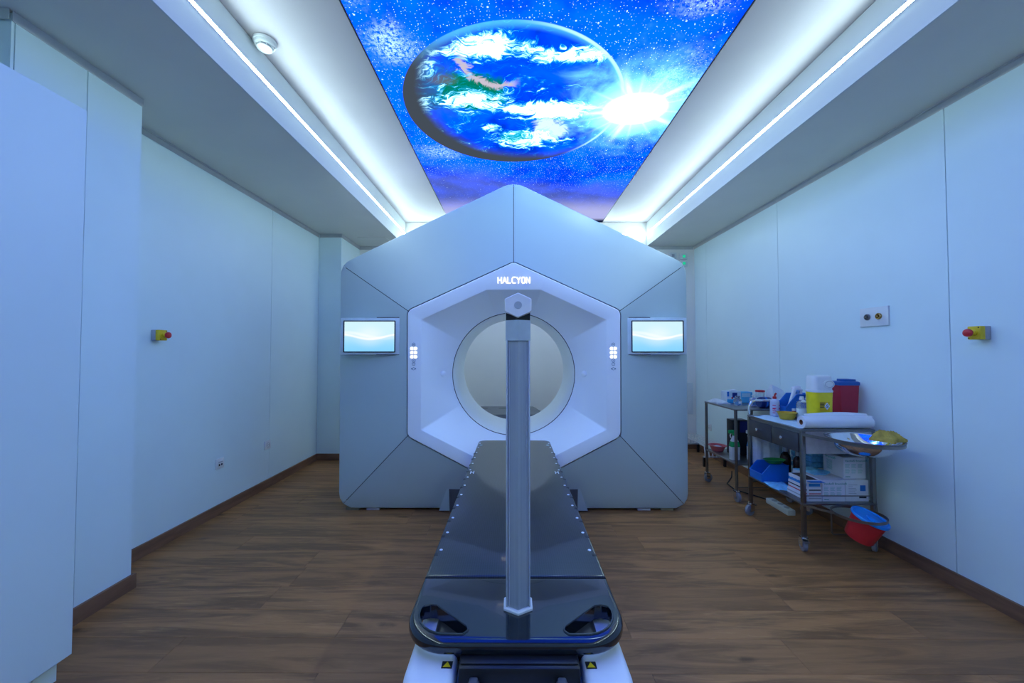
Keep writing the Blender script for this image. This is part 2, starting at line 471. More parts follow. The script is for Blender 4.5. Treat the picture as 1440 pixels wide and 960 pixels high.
def planet_print():
    t = NT('backlit_planet_print')
    t.m.cycles.emission_sampling = 'NONE'     # a wide area: found by the bounced rays themselves
    T = lambda r, g, b_: (r, g, b_)           # radiance of the backlit film
    x, y, z = t.sep(t.coord())
    PR = 0.734
    v2 = t.n('ShaderNodeCombineXYZ', {0: x, 1: y, 2: 0.0})
    def noise(v, sc, det=3, rough=0.55, dist=0.0, out=0):
        return t.noise(v, sc, det, rough, dist, out, dim='2D')
    def dist(cx, cy, sx=1.0, sy=1.0):
        a = (x - cx) / sx; b = (y - cy) / sy
        return t.math('SQRT', a * a + b * b)
    # space
    n1 = noise(v2, 1.5, 3, 0.5, 0.5); n2 = noise(v2, 5.5, 4, 0.6)
    sp = t.mix(t.step(n1 * 0.65 + n2 * 0.35, 0.30, 0.60), T(0.0, 0.06, 0.9), T(0.0, 0.20, 3.3))
    fine = noise(v2, 45.0, 3, 0.8)
    def cluster(cx, cy, sx, sy, k):
        return (1.0 - t.step(dist(cx, cy, sx, sy) + (n2 - 0.5) * 1.1, 0.0, 1.0)) * k
    mk = cluster(-0.66, -0.57, 0.20, 0.20, 1.0) + cluster(-0.58, 0.56, 0.34, 0.16, 0.6) + cluster(0.92, -0.85, 0.22, 0.14, 0.6) + cluster(0.98, -0.20, 0.26, 0.40, 0.9) + cluster(-0.76, -0.95, 0.12, 0.2, 0.7)
    sp = t.mix(mk * t.step(fine, 0.38, 0.62) * 0.85, sp, T(0.8, 1.3, 3.6))
    for sc, th, dens in ((62.0, 0.16, 0.55), (27.0, 0.105, 0.52), (9.0, 0.060, 0.45)):
        vo = t.t.nodes.new('ShaderNodeTexVoronoi'); vo.voronoi_dimensions = '2D'
        t.t.links.new(v2.s, vo.inputs['Vector']); vo.inputs['Scale'].default_value = sc
        d = E(t, vo.outputs['Distance']); cr = t.sep(E(t, vo.outputs['Color']))
        star = (1.0 - t.step(d, th * 0.3, th)) * t.step(cr[0], dens, 1.0)
        sp = t.mix(star, sp, T(1.2, 1.8, 4.0))
    # haze towards the far end
    far = t.step(y - x * 0.25 + (n1 - 0.5) * 0.6, 0.85, 1.25)
    sp = t.mix(far * 0.8, sp, T(0.10, 0.14, 0.42))
    sp = t.mix(t.step(y, 1.45, 2.0) * 0.9, sp, T(0.50, 0.52, 0.86))
    sp = t.mix(t.step(y, 2.17, 2.30), sp, T(0.012, 0.02, 0.06))
    # planet: ocean, land, cloud
    d = dist(0, 0) / PR
    wc = noise(v2, 3.2, 3, 0.55, 0.0, 1)
    wv = t.n('ShaderNodeVectorMath', {0: v2, 1: t.n('ShaderNodeVectorMath', {0: wc, 'Scale': 0.34}, operation='SCALE')}, operation='ADD')
    en = noise(wv, 8.0, 5, 0.65)
    oc = t.mix(t.step(noise(wv, 2.6, 3), 0.3, 0.7), T(0.0, 0.045, 0.75), T(0.0, 0.14, 2.4))
    def blob(cx, cy, sx, sy, k=0.8, soft=0.35):
        return 1.0 - t.step(dist(cx, cy, sx, sy) + (en - 0.5) * k, 1.0 - soft, 1.0)
    oc = t.mix(blob(-0.47, -0.20, 0.27, 0.30, 0.8, 0.6) * 0.85, oc, T(0.03, 0.15, 0.22))
    oc = t.mix(blob(-0.26, -0.18, 0.27, 0.22), oc, T(0.0, 0.22, 0.14))
    oc = t.mix(blob(-0.44, -0.30, 0.12, 0.07, 0.8, 0.7) * 0.7, oc, T(0.16, 0.15, 0.20))
    # pale mountain coast: an arc of land
    ra = dist(-0.08, -0.46)
    coast = (1.0 - t.step(t.math('ABSOLUTE', ra - 0.215 + (en - 0.5) * 0.22), 0.010, 0.038)) * t.step(y - x * 0.6, -0.42, -0.30) * (1.0 - t.step(x, -0.02, 0.05))
    oc = t.mix(coast, oc, T(0.62, 0.55, 0.66))
    oc = t.mix(blob(0.07, 0.34, 0.20, 0.11), oc, T(0.0, 0.42, 0.40))
    oc = t.mix(blob(0.26, 0.25, 0.15, 0.17, 1.5), oc, T(0.8, 1.1, 1.6))
    cs = noise(t.mapv(wv, rot=(0, 0, R(-14)), sc=(1.0, 1.7, 1)), 4.6, 6, 0.62, 0.7)
    cf = noise(t.mapv(wv, rot=(0, 0, R(25)), sc=(1, 2.4, 1)), 15.0, 5, 0.7, 0.8)
    def soft(cx, cy, sx, sy, k):
        return (1.0 - t.step(dist(cx, cy, sx, sy), 0.2, 1.0)) * k
    band = soft(0.28, 0.0, 0.55, 0.15, 0.26) + soft(-0.26, -0.10, 0.36, 0.18, 0.17) + soft(-0.16, -0.56, 0.42, 0.16, 0.20) + soft(0.35, -0.50, 0.40, 0.10, 0.20) + soft(0.12, 0.34, 0.50, 0.22, 0.17) + soft(-0.17, 0.20, 0.12, 0.08, 0.20) + soft(-0.54, -0.42, 0.16, 0.22, 0.15) + soft(-0.60, -0.05, 0.09, 0.25, 0.12)
    dens = cs * 0.55 + cf * 0.45 + band
    cl = t.step(dens, 0.60, 0.78)
    oc = t.mix(t.step(dens, 0.53, 0.66) * 0.6, oc, T(0.0, 0.75, 1.6))
    oc = t.mix(cl, oc, T(2.6, 5.0, 6.5))
    # night side and rim of air
    dn = dist(0.13, -0.085) / PR
    oc = t.mix(t.step(dn + (n2 - 0.5) * 0.04, 0.86, 1.06), oc, T(0.058, 0.075, 0.10))
    rim = t.step(d, 0.91, 0.99) * t.step(x * 0.8 - y, -0.1, 0.5)
    oc = t.mix(rim * 0.65, oc, T(0.12, 0.8, 1.8))
    c = t.mix(1.0 - t.step(d, 0.996, 1.004), sp, oc)
    ring = t.step(d, 0.965, 0.985) * (1.0 - t.step(d, 0.995, 1.006)) * t.step(x - y * 0.3, 0.2, 0.6)
    c = t.mix(ring * 0.75, c, T(0.8, 1.4, 2.2))
    # sun at the rim
    ds = dist(0.835, 0.0)
    an = t.math('ARCTAN2', y, x - 0.835)
    ray = t.math('ABSOLUTE', t.math('SINE', an * 2.5 + 0.35)) ** 60.0
    ray2 = t.math('ABSOLUTE', t.math('SINE', an * 7.0 + 1.0)) ** 30.0
    halo = 1.0 - t.step(ds + (noise(v2, 4.0, 5, 0.6, 0.4) - 0.5) * 0.55, 0.08, 0.62)
    c = t.mix(halo * 0.85, c, T(0.45, 1.6, 3.4))
    c = t.mix((1.0 - t.step(ds, 0.02, 0.38)) * 0.8, c, T(1.1, 2.6, 4.2))
    c = t.mix((1.0 - t.step(ds, 0.05, 0.50)) * (ray * 0.7 + ray2 * 0.22), c, T(2.0, 3.0, 4.0))
    c = t.mix(1.0 - t.step(dist(0.835, 0.0, 1.25, 1.0), 0.06, 0.19), c, T(9.0, 12.0, 13.0))
    return t.emit(c, PANEL_GAIN)
lp = thing('ceiling_light_panel', 'large backlit ceiling panel printed with a blue planet and stars', 'light panel', (0, 2.65, ZC))
px0, px1, py0, py1 = -0.816, 1.136, -3.25, 2.33
obj('print', B().box(px0, px1, py0, py1, -0.010, -0.006), planet_print(), lp, smooth=False)
obj('frame', B().box(px0 - 0.008, px0, py0 - 0.008, py1 + 0.008, -0.014, 0).box(px1, px1 + 0.008, py0 - 0.008, py1 + 0.008, -0.014, 0).box(px0, px1, py1, py1 + 0.008, -0.014, 0).box(px0, px1, py0 - 0.008, py0, -0.014, 0), M_black, lp, smooth=False)

sd = thing('smoke_detector', 'round white smoke detector on the ceiling beside the light line', 'smoke detector', (-1.336, 2.055, ZC))
obj('mount', B().lathe([(0.050, 0), (0.056, -0.004), (0.056, -0.016), (0.052, -0.019)], 28), M_white, sd)
obj('body', B().lathe([(0.050, -0.019), (0.052, -0.022), (0.049, -0.031), (0.042, -0.033), (0.036, -0.033), (0.030, -0.030)], 28), M_white, sd)
obj('grille', B().lathe([(0.034, -0.030), (0.034, -0.042)], 28), M_greyp, sd)
for i in range(8):
    a = i * math.pi / 4
    obj('rib', B().box(0.032, 0.041, -0.0015, 0.0015, -0.044, -0.031).xf(Matrix.Rotation(a, 4, 'Z')), M_white, sd)
obj('cap', B().lathe([(0.036, -0.041), (0.038, -0.044), (0.036, -0.047), (0.020, -0.049)], 28), M_white, sd)
obj('indicator', B().lathe([(0.003, -0.031), (0.003, -0.035)], 8, (0.045, 0.012, 0)), M_black, sd)

# ------------------------------------------------------------ wall fittings
def estop(loc, rz, label):
    t = thing('emergency_stop_button', label, 'stop button', loc, rz, group='emergency stop buttons on the walls')
    obj('back_box', B().rbox(0.0005, 0.028, -0.028, 0.028, -0.033, 0.033, 0.003), M_greyp, t)
    obj('cover', B().rbox(0.028, 0.054, -0.028, 0.028, -0.033, 0.033, 0.004), M_yellow, t)
    Mx = Matrix.Rotation(R(90), 4, 'Y')
    obj('collar', B().lathe([(0.015, 0.054), (0.015, 0.060), (0.011, 0.062), (0.011, 0.076)], 20).xf(Mx), M_yellow, t)
    obj('button', B().lathe([(0.012, 0.076), (0.019, 0.078), (0.020, 0.084), (0.018, 0.090), (0.010, 0.094), (0.004, 0.095)], 24).xf(Mx), M_red, t)
    for sy, sz in ((-1, -1), (1, 1)):
        obj('screw', B().lathe([(0.003, 0.0535), (0.003, 0.0555)], 8, (0, 0, 0)).xf(Matrix.Translation((0, sy * 0.021, sz * 0.026)) @ Mx), M_black, t)
estop((XL, 2.445, 1.342), 0, 'yellow box with red stop button on the long white wall by the pier')
estop((XR, 1.945, 1.332), math.pi, 'yellow box with red stop button on the trolley wall')

def wall_socket(loc, rz, label, kind):
    t = thing('wall_socket', label, 'socket', loc, rz, group='wall sockets')
    Mx = Matrix.Rotation(R(90), 4, 'Y')
    obj('plate', B().rbox(0.0003, 0.010, -0.040, 0.040, -0.040, 0.040, 0.003), M_white, t)
    if kind == 'data':
        obj('insert', B().rbox(0.009, 0.0115, -0.027, 0.027, -0.027, 0.027, 0.001), M_white, t)
        for s in (-1, 1): obj('jack', B().box(0.010, 0.0122, s * 0.012 - 0.007, s * 0.012 + 0.007, -0.016, 0.0), M_black, t)
        obj('label_strip', B().box(0.010, 0.0120, -0.022, 0.022, 0.008, 0.016), M_greyp, t)
    else:
        obj('well', B().lathe([(0.022, 0.0095), (0.022, 0.0115), (0.019, 0.0115), (0.018, 0.004)], 24, cap0=False).xf(Mx), M_greyp, t)
        for s in (-1, 1): obj('pin_hole', B().lathe([(0.003, 0.0105), (0.003, 0.0118)], 8).xf(Matrix.Translation((0, s * 0.0095, 0)) @ Mx), M_black, t)
wall_socket((XL, 3.005, 0.384), 0, 'white data socket with two dark jacks, nearer of the pair on the wall', 'data')
wall_socket((XL, 3.585, 0.388), 0, 'white round power socket, farther of the pair on the wall', 'power')
wall_socket((XR, 4.68, 0.34), math.pi, 'white power socket low behind the small trolley', 'power')

gp = thing('gas_outlet_plate', 'white wall plate with two round brass gas outlets', 'wall plate', (XR, 2.528, 1.464), math.pi)
obj('plate', B().rbox(0.0003, 0.012, -0.099, 0.099, -0.061, 0.061, 0.002), M_white, gp)
M_brass = mat('brass', (0.55, 0.36, 0.12), 0.25, metal=1.0, var=0.2, nscale=60)
Mx = Matrix.Rotation(R(90), 4, 'Y')
for s, m in ((1, M_steel), (-1, M_brass)):
    q = obj('outlet', B().lathe([(0.020, 0.012), (0.020, 0.020), (0.017, 0.023), (0.013, 0.023), (0.012, 0.014)], 24, cap0=False).xf(Matrix.Translation((0, -s * 0.040, 0)) @ Mx), m, gp)
    obj('valve', B().lathe([(0.006, 0.012), (0.006, 0.026), (0.003, 0.028)], 14).xf(Matrix.Translation((0, -s * 0.040, 0)) @ Mx), m, q)

# small control boxes with green lamps high in the far corner
M_green = glow('green_lamp', (0.02, 0.8, 0.42), 0.7)
for i, (dx, dz) in enumerate(((2.05, 2.47), (2.19, 2.46), (2.19, 2.37))):
    t = thing('signal_box', ('small white signal box in the far corner, next to the machine edge', 'small white signal box with green lamp, upper of two in the corner', 'small white signal box with green lamp, lower of two in the corner')[i], 'signal box', (dx, YB, dz), group='signal boxes in the far corner')
    obj('box', B().rbox(-0.045, 0.045, -0.032, -0.0005, -0.038, 0.038, 0.004), M_white, t)
    obj('lamp', B().rbox(-0.018, 0.018, -0.037, -0.031, -0.018, 0.018, 0.003), M_green if i else M_greyp, t)
t = thing('cable_cover', 'narrow white cable cover on the far wall beside the machine', 'cable cover', (2.255, YB, 0.64))
obj('cover', B().rbox(-0.035, 0.035, -0.018, -0.0005, -0.20, 0.20, 0.003), M_white, t)

# ------------------------------------------------------------ tall cabinet
cb = thing('tall_cabinet', 'tall plain white cabinet with recessed plinth at the frame edge', 'cabinet', (-1.965, 0.72, 0))
cy0, cy1 = -0.10, 1.512
b = B().box(-2.245, -1.700, cy0, cy1, 0.091, 2.187)
obj('carcass', b.bevel(0.0015, 1), M_cab, cb, smooth=False, world=True)
for a, c in ((cy0, 0.700), (0.704, cy1)):
    d = obj('door', B().rbox(-1.6995, -1.680, a + 0.002, c, 0.091, 2.187, 0.0012, 1), M_cab, cb, world=True)
b = B().box(-2.20, -1.722, cy0 + 0.02, cy1 - 0.09, 0.0, 0.0905)
obj('plinth', b, M_cab, cb, smooth=False, world=True)
obj('plinth_end', B().box(-2.20, -1.7235, cy1 - 0.087, cy1 - 0.012, 0.0, 0.0905), M_cab, cb, smooth=False, world=True)

# ============================================================ TREATMENT MACHINE
GX = 0.002
OUT = [(0, 2.597), (-1.375, 1.932), (-1.368, 0.016), (1.362, 0.016), (1.367, 1.932)]
HEX = [(0, 1.917), (-0.802, 1.548), (-0.797, 0.606), (0, 0.190), (0.800, 0.606), (0.804, 1.548)]
ORAD = [0.20, 0.13, 0.11, 0.11, 0.13]
HRAD = [0.05, 0.055, 0.055, 0.05, 0.055, 0.055]
BC = 1.057                                  # height of the bore axis
NF = 8
def split(poly, rad, corners):
    """pieces of the rounded outline between the middles of the given corners"""
    pts = fillet(poly, rad, NF); per = NF + 1
    mids = [c * per + NF // 2 for c in corners]
    out = []
    for i, a in enumerate(mids):
        e = mids[(i + 1) % len(mids)]
        if e <= a: e += len(pts)
        out.append([pts[k % len(pts)] for k in range(a, e + 1)])
    return out
def resample(pl, n, u0=0.0, u1=1.0):
    L = [0.0]
    for a, b_ in zip(pl, pl[1:]): L.append(L[-1] + (Vector(b_) - Vector(a)).length)
    out = []
    for i in range(n):
        s = L[-1] * (u0 + (u1 - u0) * i / (n - 1))
        k = max(j for j in range(len(L)) if L[j] <= s + 1e-9)
        k = min(k, len(pl) - 2)
        f = (s - L[k]) / max(1e-9, L[k + 1] - L[k])
        out.append((pl[k][0] + (pl[k + 1][0] - pl[k][0]) * f, pl[k][1] + (pl[k + 1][1] - pl[k][1]) * f))
    return out
gan = thing('radiotherapy_machine', 'large grey and white ring radiotherapy machine with hexagonal bezel', 'machine', (0, 3.3, 0))
YO, YI = 3.08, 2.952
def shrink(poly, d):
    return offset(poly, d)
o_in = [offset(OUT, d) for d in (0.010, 0.003, 0.0)]
segs_o = [split(q, ORAD, [0, 1, 2, 3, 4]) for q in o_in]
hex_o = offset(HEX, -0.008)
segs_h = split(hex_o, HRAD, [0, 1, 2, 4, 5])
names = ['cover_panel'] * 5
def add3(p, y): return (GX + p[0], y, p[1])
for k in range(5):
    n = 41
    ln = sum((Vector(b_) - Vector(a)).length for a, b_ in zip(segs_o[0][k], segs_o[0][k][1:]))
    lh = sum((Vector(b_) - Vector(a)).length for a, b_ in zip(segs_h[k], segs_h[k][1:]))
    g, gh = 0.0022 / ln, 0.0022 / lh
    H = resample(segs_h[k], n, gh, 1 - gh)
    O = [resample(segs_o[j][k], n, g, 1 - g) for j in range(3)]
    rings = [[add3(p, YI + 0.03) for p in H], [add3(p, YI) for p in H]]
    for s in (0.25, 0.5, 0.75):
        rings.append([add3((a[0] + (c[0] - a[0]) * s, a[1] + (c[1] - a[1]) * s), YI + (YO - YI) * s) for a, c in zip(H, O[0])])
    rings += [[add3(p, YO) for p in O[0]], [add3(p, YO + 0.004) for p in O[1]], [add3(p, YO + 0.014) for p in O[2]], [add3(p, YO + 0.09) for p in O[2]]]
    obj(names[k], B().loft(rings, closed=False), M_cover, gan, world=True, ang=50)

def at_angles(poly, angs, c=(0, BC)):
    out = []
    n = len(poly)
    for a in angs:
        d = Vector((math.cos(a), math.sin(a))); best = 0
        for i in range(n):
            p = Vector(poly[i]) - Vector(c); q = Vector(poly[(i + 1) % n]) - Vector(c); e = q - p
            den = d.x * e.y - d.y * e.x
            if abs(den) < 1e-12: continue
            tt = (p.x * e.y - p.y * e.x) / den; u = (p.x * d.y - p.y * d.x) / den
            if tt > 0 and -1e-6 <= u <= 1 + 1e-6: best = max(best, tt)
        out.append((c[0] + d.x * best, c[1] + d.y * best))
    return out
OPEN = [(0.205, 1.706), (-0.205, 1.706), (-0.696, 1.480), (-0.694, 0.652), (-0.205, 0.409), (0.205, 0.409), (0.694, 0.656), (0.698, 1.478)]
def angs_for(*polys):
    A = [2 * math.pi * i / 120 for i in range(120)]
    for pl in polys: A += [math.atan2(p[1] - BC, p[0]) % (2 * math.pi) for p in pl]
    A = sorted(A); o = [A[0]]
    for a in A[1:]:
        if a - o[-1] > 0.004: o.append(a)
    return o
hexr = fillet(HEX, HRAD, NF)
openr = fillet(OPEN, 0.012, 3)
A = angs_for(hexr, openr)
circ = lambda r: [(r * math.cos(a), BC + r * math.sin(a)) for a in A]
# dark carcass behind the open joints and the grey outer shell
outr = fillet(offset(OUT, 0.012), ORAD, NF)
b = B()
b.loft([[add3(p, YI + 0.02) for p in at_angles(fillet(offset(HEX, 0.02), HRAD, NF), A)], [add3(p, YI + 0.012) for p in at_angles(fillet(offset(HEX, -0.03), HRAD, NF), A)],
        [add3(p, YO + 0.012) for p in at_angles(fillet(offset(OUT, 0.02), ORAD, NF), A)], [add3(p, YO + 0.085) for p in at_angles(outr, A)]], True, False, False)
obj('carcass', b, M_body, gan, world=True)
b = B()
b.loft([[add3(p, YO + 0.07) for p in at_angles(outr, A)], [add3(p, 3.90) for p in at_angles(outr, A)], [add3(p, 3.94) for p in at_angles(fillet(offset(OUT, 0.05), ORAD, NF), A)],
        [add3(p, 3.955) for p in circ(0.56)], [add3(p, 3.965) for p in circ(0.507)], [add3(p, 3.93) for p in circ(0.507)]], True, False, False)
obj('rear_shell', b, M_shell, gan, world=True)
b = B()
for d_, y_ in ((0.0, 2.972), (0.0, 2.949), (0.0015, 2.9445), (0.006, 2.942)):
    pass
rings = [[add3(p, y_) for p in at_angles(fillet(offset(HEX, d_), HRAD, NF), A)] for d_, y_ in ((0.0, 2.985), (0.0, 2.949), (0.0015, 2.9445), (0.006, 2.942))]
op = at_angles(openr, A); opo = at_angles(fillet(offset(OPEN, -0.008), 0.012, 3), A)
rings.append([add3(p, 2.942) for p in opo])
rings.append([add3(p, 2.945) for p in op])
c0 = circ(0.512)
for i in range(1, 11):
    s = i / 10
    rings.append([add3((p[0] + (q[0] - p[0]) * s, p[1] + (q[1] - p[1]) * s), 2.945 + 0.262 * s) for p, q in zip(op, c0)])
rings.append([add3(p, 3.216) for p in circ(0.504)])
rings.append([add3(p, 3.222) for p in circ(0.504)])
obj('bezel', B().loft(rings, True, False, False), M_bezel, gan, world=True, ang=24)
b = B().tube([(GX + 0.5045 * math.cos(a), 3.224, BC + 0.5045 * math.sin(a)) for a in [2 * math.pi * i / 96 for i in range(96)]], 0.006, 6, closed=True)
obj('bore_joint', b, M_black, gan, world=True)
N = 96
C = lambda r, y: [(GX + r * math.cos(2 * math.pi * i / N), y, BC + r * math.sin(2 * math.pi * i / N)) for i in range(N)]
obj('bore_liner', B().loft([C(0.499, 3.222), C(0.497, 3.226), C(0.500, 3.5), C(0.500, 3.955), C(0.506, 3.962), C(0.516, 3.80), C(0.516, 3.23)], True, False, False), M_liner, gan, world=True)
for s in (-1, 1):
    b = B().lathe([(0.024, 0.0), (0.023, 0.006), (0.016, 0.011), (0.004, 0.013)], 20)
    b.xf(Matrix.Translation((GX + s * 0.5615, 3.126, 1.063)) @ Matrix.Rotation(s * R(-35), 4, 'Z') @ Matrix.Rotation(R(90), 4, 'X'))
    obj('sensor_dome', b, M_bezel, gan, world=True)
# low rear platform seen through the bore
b = B().loft([[(-0.66, 3.99, 0.002), (0.40, 3.99, 0.002), (0.27, 4.62, 0.002), (-0.50, 4.62, 0.002)], [(-0.62, 3.99, 0.60), (0.345, 3.99, 0.60), (0.225, 4.58, 0.60), (-0.46, 4.58, 0.60)]])
pf = obj('rear_platform', b.bevel(0.006, 2), mat('platform_grey', (0.16, 0.165, 0.17), 0.5), gan, world=True)
for x0, x1 in ((-0.37, -0.29), (-0.165, -0.085)):
    obj('slot', B().box(x0, x1, 4.40, 4.47, 0.599, 0.6015), M_black, pf, world=False).location = (0, 0, 0)
for o in list(pf.children):
    o.matrix_basis = Matrix.Translation((0, -3.3, 0))
# couch dock at the floor
b = B().loft([[(-0.575, 3.050, 0.012), (0.575, 3.050, 0.012), (0.575, 3.10, 0.012), (-0.575, 3.10, 0.012)], [(-0.505, 3.018, 0.200), (0.505, 3.018, 0.200), (0.505, 3.10, 0.200), (-0.505, 3.10, 0.200)]])
obj('dock_surround', b.bevel(0.004, 1), M_cover, gan, world=True)
obj('dock_recess', B().loft([[(-0.492, 3.044, 0.004), (0.492, 3.044, 0.004), (0.492, 3.09, 0.004), (-0.492, 3.09, 0.004)], [(-0.492, 3.014, 0.188), (0.492, 3.014, 0.188), (0.492, 3.09, 0.188), (-0.492, 3.09, 0.188)]]), mat('dock_dark', (0.10, 0.105, 0.115), 0.5), gan, world=True)
for x in (-1.26, -1.10, 1.02, 1.20):
    obj('levelling_foot', B().box(x - 0.05, x + 0.05, 3.09, 3.16, 0.0, 0.022), mat('foot_brass', (0.25, 0.22, 0.12), 0.5) if abs(x) > 1.15 else M_greyp, gan, smooth=False, world=True)

# screens
def screen_mat():
    t = NT('touch_screen_picture')
    co = t.coord(); x, y, z = t.sep(co)
    wv = t.math('SINE', x * 15.0 + 1.5) * -0.017 - 0.004
    wv2 = t.math('SINE', x * 11.0 + 0.4) * -0.022
    base = t.mix(t.step(z, -0.10, 0.03), (0.22, 0.62, 1.0), (0.62, 0.87, 1.0))
    r = t.math('SQRT', x * x + z * z * 2.2)
    base = t.mix((1.0 - t.step(r, 0.02, 0.16)) * 0.7, base, (0.85, 0.95, 1.0))
    l1 = 1.0 - t.step(t.math('ABSOLUTE', z - wv), 0.002, 0.014)
    l2 = 1.0 - t.step(t.math('ABSOLUTE', z - wv2 - 0.008), 0.002, 0.02)
    base = t.mix(l1 * 0.75 + l2 * 0.45, base, (1.0, 1.0, 1.0))
    base = t.mix(t.step(wv - z, 0.0, 0.012) * 0.4, base, (0.30, 0.68, 1.0))
    return t.emit(base, 1.05)
M_scr = screen_mat()
M_edge = glow('screen_edge_glow', (0.7, 0.98, 1.0), 1.25)
for s in (-1, 1):
    cxm = s * 1.088 + (-0.002 if s < 0 else 0)
    mo = obj('monitor', B().rbox(cxm - 0.225, cxm + 0.225, 2.962, 3.09, 1.216, 1.496, 0.006), mat('monitor_shell', (0.66, 0.76, 0.78), 0.35), gan, world=True)
    xa, xb = sorted((cxm - s * 0.2300, cxm - s * 0.05))
    obj('shadow_strip', B().box(xa, xb, 2.966, 3.02, 1.2135, 1.500), M_body, mo).matrix_basis = Matrix.Translation((0, -3.3, 0))  # dark strip standing in for the shadow line along the monitor's inner edge
    sx = cxm + s * 0.002
    obj('screen_frame', B().plate(fillet([(sx - 0.197, 1.2325), (sx + 0.197, 1.2325), (sx + 0.197, 1.4745), (sx - 0.197, 1.4745)], 0.004, 2),
        [[(sx - 0.190, 1.240), (sx + 0.190, 1.240), (sx + 0.190, 1.467), (sx - 0.190, 1.467)]], 2.956, 2.966, ax='y'), M_body, mo).matrix_basis = Matrix.Translation((0, -3.3, 0))
    so = obj('screen', B().box(-0.1895, 0.1895, -0.003, 0.003, -0.113, 0.113), M_scr, mo, smooth=False)
    so.location = (sx, 2.962 - 3.3, 1.3535)
    # key column on the bezel
    bx = s * 0.7505
    zk = [1.292, 1.262, 1.231, 1.200, 1.172, 1.146, 1.110]
    Mk = glow('key_light', (1.0, 1.0, 0.97), 2.2)
    Mi = mat('icon_print', (0.10, 0.17, 0.24), 0.6)
    for i, zz in enumerate(zk):
        if 1 <= i <= 3:
            for d in (-1, 1):
                pl = fillet([(-0.0105, -0.0105), (0.0105, -0.0105), (0.0105, 0.0105), (-0.0105, 0.0105)], [0.009, 0.002, 0.002, 0.009] if d < 0 else [0.002, 0.009, 0.009, 0.002], 4)
                obj('key', B().prism([(bx + d * 0.0148 + u, zz + v) for u, v in pl], 'y', 2.9395, 2.943), Mk, gan, world=True)
        else:
            b = B().tube(arc((bx, 2.9415, zz), 0.012 if i != 6 else 0.009, 0, 345, 12), 0.0014, 5)
            if i in (0, 5): b.box(bx - 0.007, bx + 0.007, 2.9395, 2.9425, zz - 0.0015, zz + 0.0015)
            if i == 4: b.box(bx - 0.002, bx + 0.002, 2.9395, 2.9425, zz - 0.002, zz + 0.002)
            if i == 6: b.box(bx - 0.018, bx - 0.010, 2.9395, 2.9425, zz - 0.004, zz + 0.004).box(bx + 0.010, bx + 0.018, 2.9395, 2.9425, zz - 0.004, zz + 0.004)
            obj('icon', b, Mi, gan, world=True)
# lettering on the bezel
GL = {'H': [[(0, 0), (0, 1)], [(1, 0), (1, 1)], [(0, .5), (1, .5)]],
      'A': [[(0, 0), (.55, 1), (1.1, 0)], [(.28, .34), (.82, .34)]],
      'L': [[(0, 1), (0, 0), (.85, 0)]],
      'C': [[(1, 1), (.25, 1), (0, .75), (0, .25), (.25, 0), (1, 0)]],
      'Y': [[(0, 1), (.5, .5), (1, 1)], [(.5, .5), (.5, 0)]],
      'O': [[(.25, 0), (0, .25), (0, .75), (.25, 1), (.75, 1), (1, .75), (1, .25), (.75, 0), (.25, 0)]],
      'N': [[(0, 0), (0, 1), (1, 0), (1, 1)]]}
Mt = glow('letter_light', (1.0, 0.98, 0.96), 2.0)
xx, cw, chh = -0.116, 0.0250, 0.043
for ch in 'HALCYON':
    b = B()
    for st in GL[ch]:
        for p, q in zip(st, st[1:]):
            a = Vector((xx + p[0] * cw, 1.756 + p[1] * chh)); c = Vector((xx + q[0] * cw, 1.756 + q[1] * chh))
            d = (c - a).normalized(); nrm = Vector((-d.y, d.x)) * 0.0027; a -= d * 0.0025; c += d * 0.0025
            b.prism([tuple(a - nrm), tuple(c - nrm), tuple(c + nrm), tuple(a + nrm)], 'y', 2.938, 2.9425)
    obj('letter', b, Mt, gan, smooth=False, world=True)
    xx += 0.0362 if ch != 'L' else 0.0335

# ============================================================ TREATMENT COUCH
CX, ZT = 0.006, 0.58
cou = thing('treatment_couch', 'dark glossy treatment couch on a white base in front of the machine', 'couch', (CX, 1.9, 0))
def weave():
    t = NT('carbon_weave')
    x, y, z = t.sep(t.coord())
    g = t.math('SINE', x * 900.0) * 0.5 + 0.5
    g2 = t.math('SINE', y * 700.0) * 0.5 + 0.5
    c = t.mix(g * 0.5 + g2 * 0.3, (0.006, 0.009, 0.014), (0.020, 0.026, 0.034))
    return t.pbr(Base_Color=c, Roughness=0.30, Specular_IOR_Level=0.2, Coat_Weight=0.85, Coat_Roughness=0.04)
M_weave = weave()
M_gloss = mat('couch_gloss', (0.006, 0.010, 0.016), 0.13, coat=0.6, spec=0.6)
y_near, y_seam, y_far, hw = 0.905, 1.163, 2.93, 0.268
near = fillet([(CX - hw, y_seam), (CX - hw, y_near), (CX + hw, y_near), (CX + hw, y_seam)], [0.0, 0.105, 0.105, 0.0], 12)
def hole(s):
    q = [(-0.162 + 0.081 * math.cos(R(a)), 1.010 + 0.081 * math.sin(R(a))) for a in range(166, 264, 12)] + [(-0.124, 0.929), (-0.113, 0.942), (-0.118, 0.957), (-0.203, 1.034), (-0.222, 1.037)]
    q = [(CX + (u if s < 0 else -u), v) for u, v in q]
    return fillet(q if s < 0 else q[::-1], 0.008, 3)
obj('foot_section', B().plate(near, [hole(-1), hole(1)], ZT - 0.034, ZT, 0.013, 5), M_gloss, cou, world=True)
for s in (-1, 1):
    h = hole(s)
    obj('grip_rim', B().tube([(p[0], p[1], ZT + 0.0005) for p in h], 0.0026, 6, closed=True), M_gloss, cou, world=True)
far = fillet([(CX - hw + 0.006, y_far), (CX - hw + 0.002, y_seam + 0.003), (CX + hw - 0.002, y_seam + 0.003), (CX + hw - 0.006, y_far)], [0.055, 0, 0, 0.055], 8)
obj('carbon_top', B().plate(far, [], ZT - 0.032, ZT, 0.008, 4), M_weave, cou, world=True)
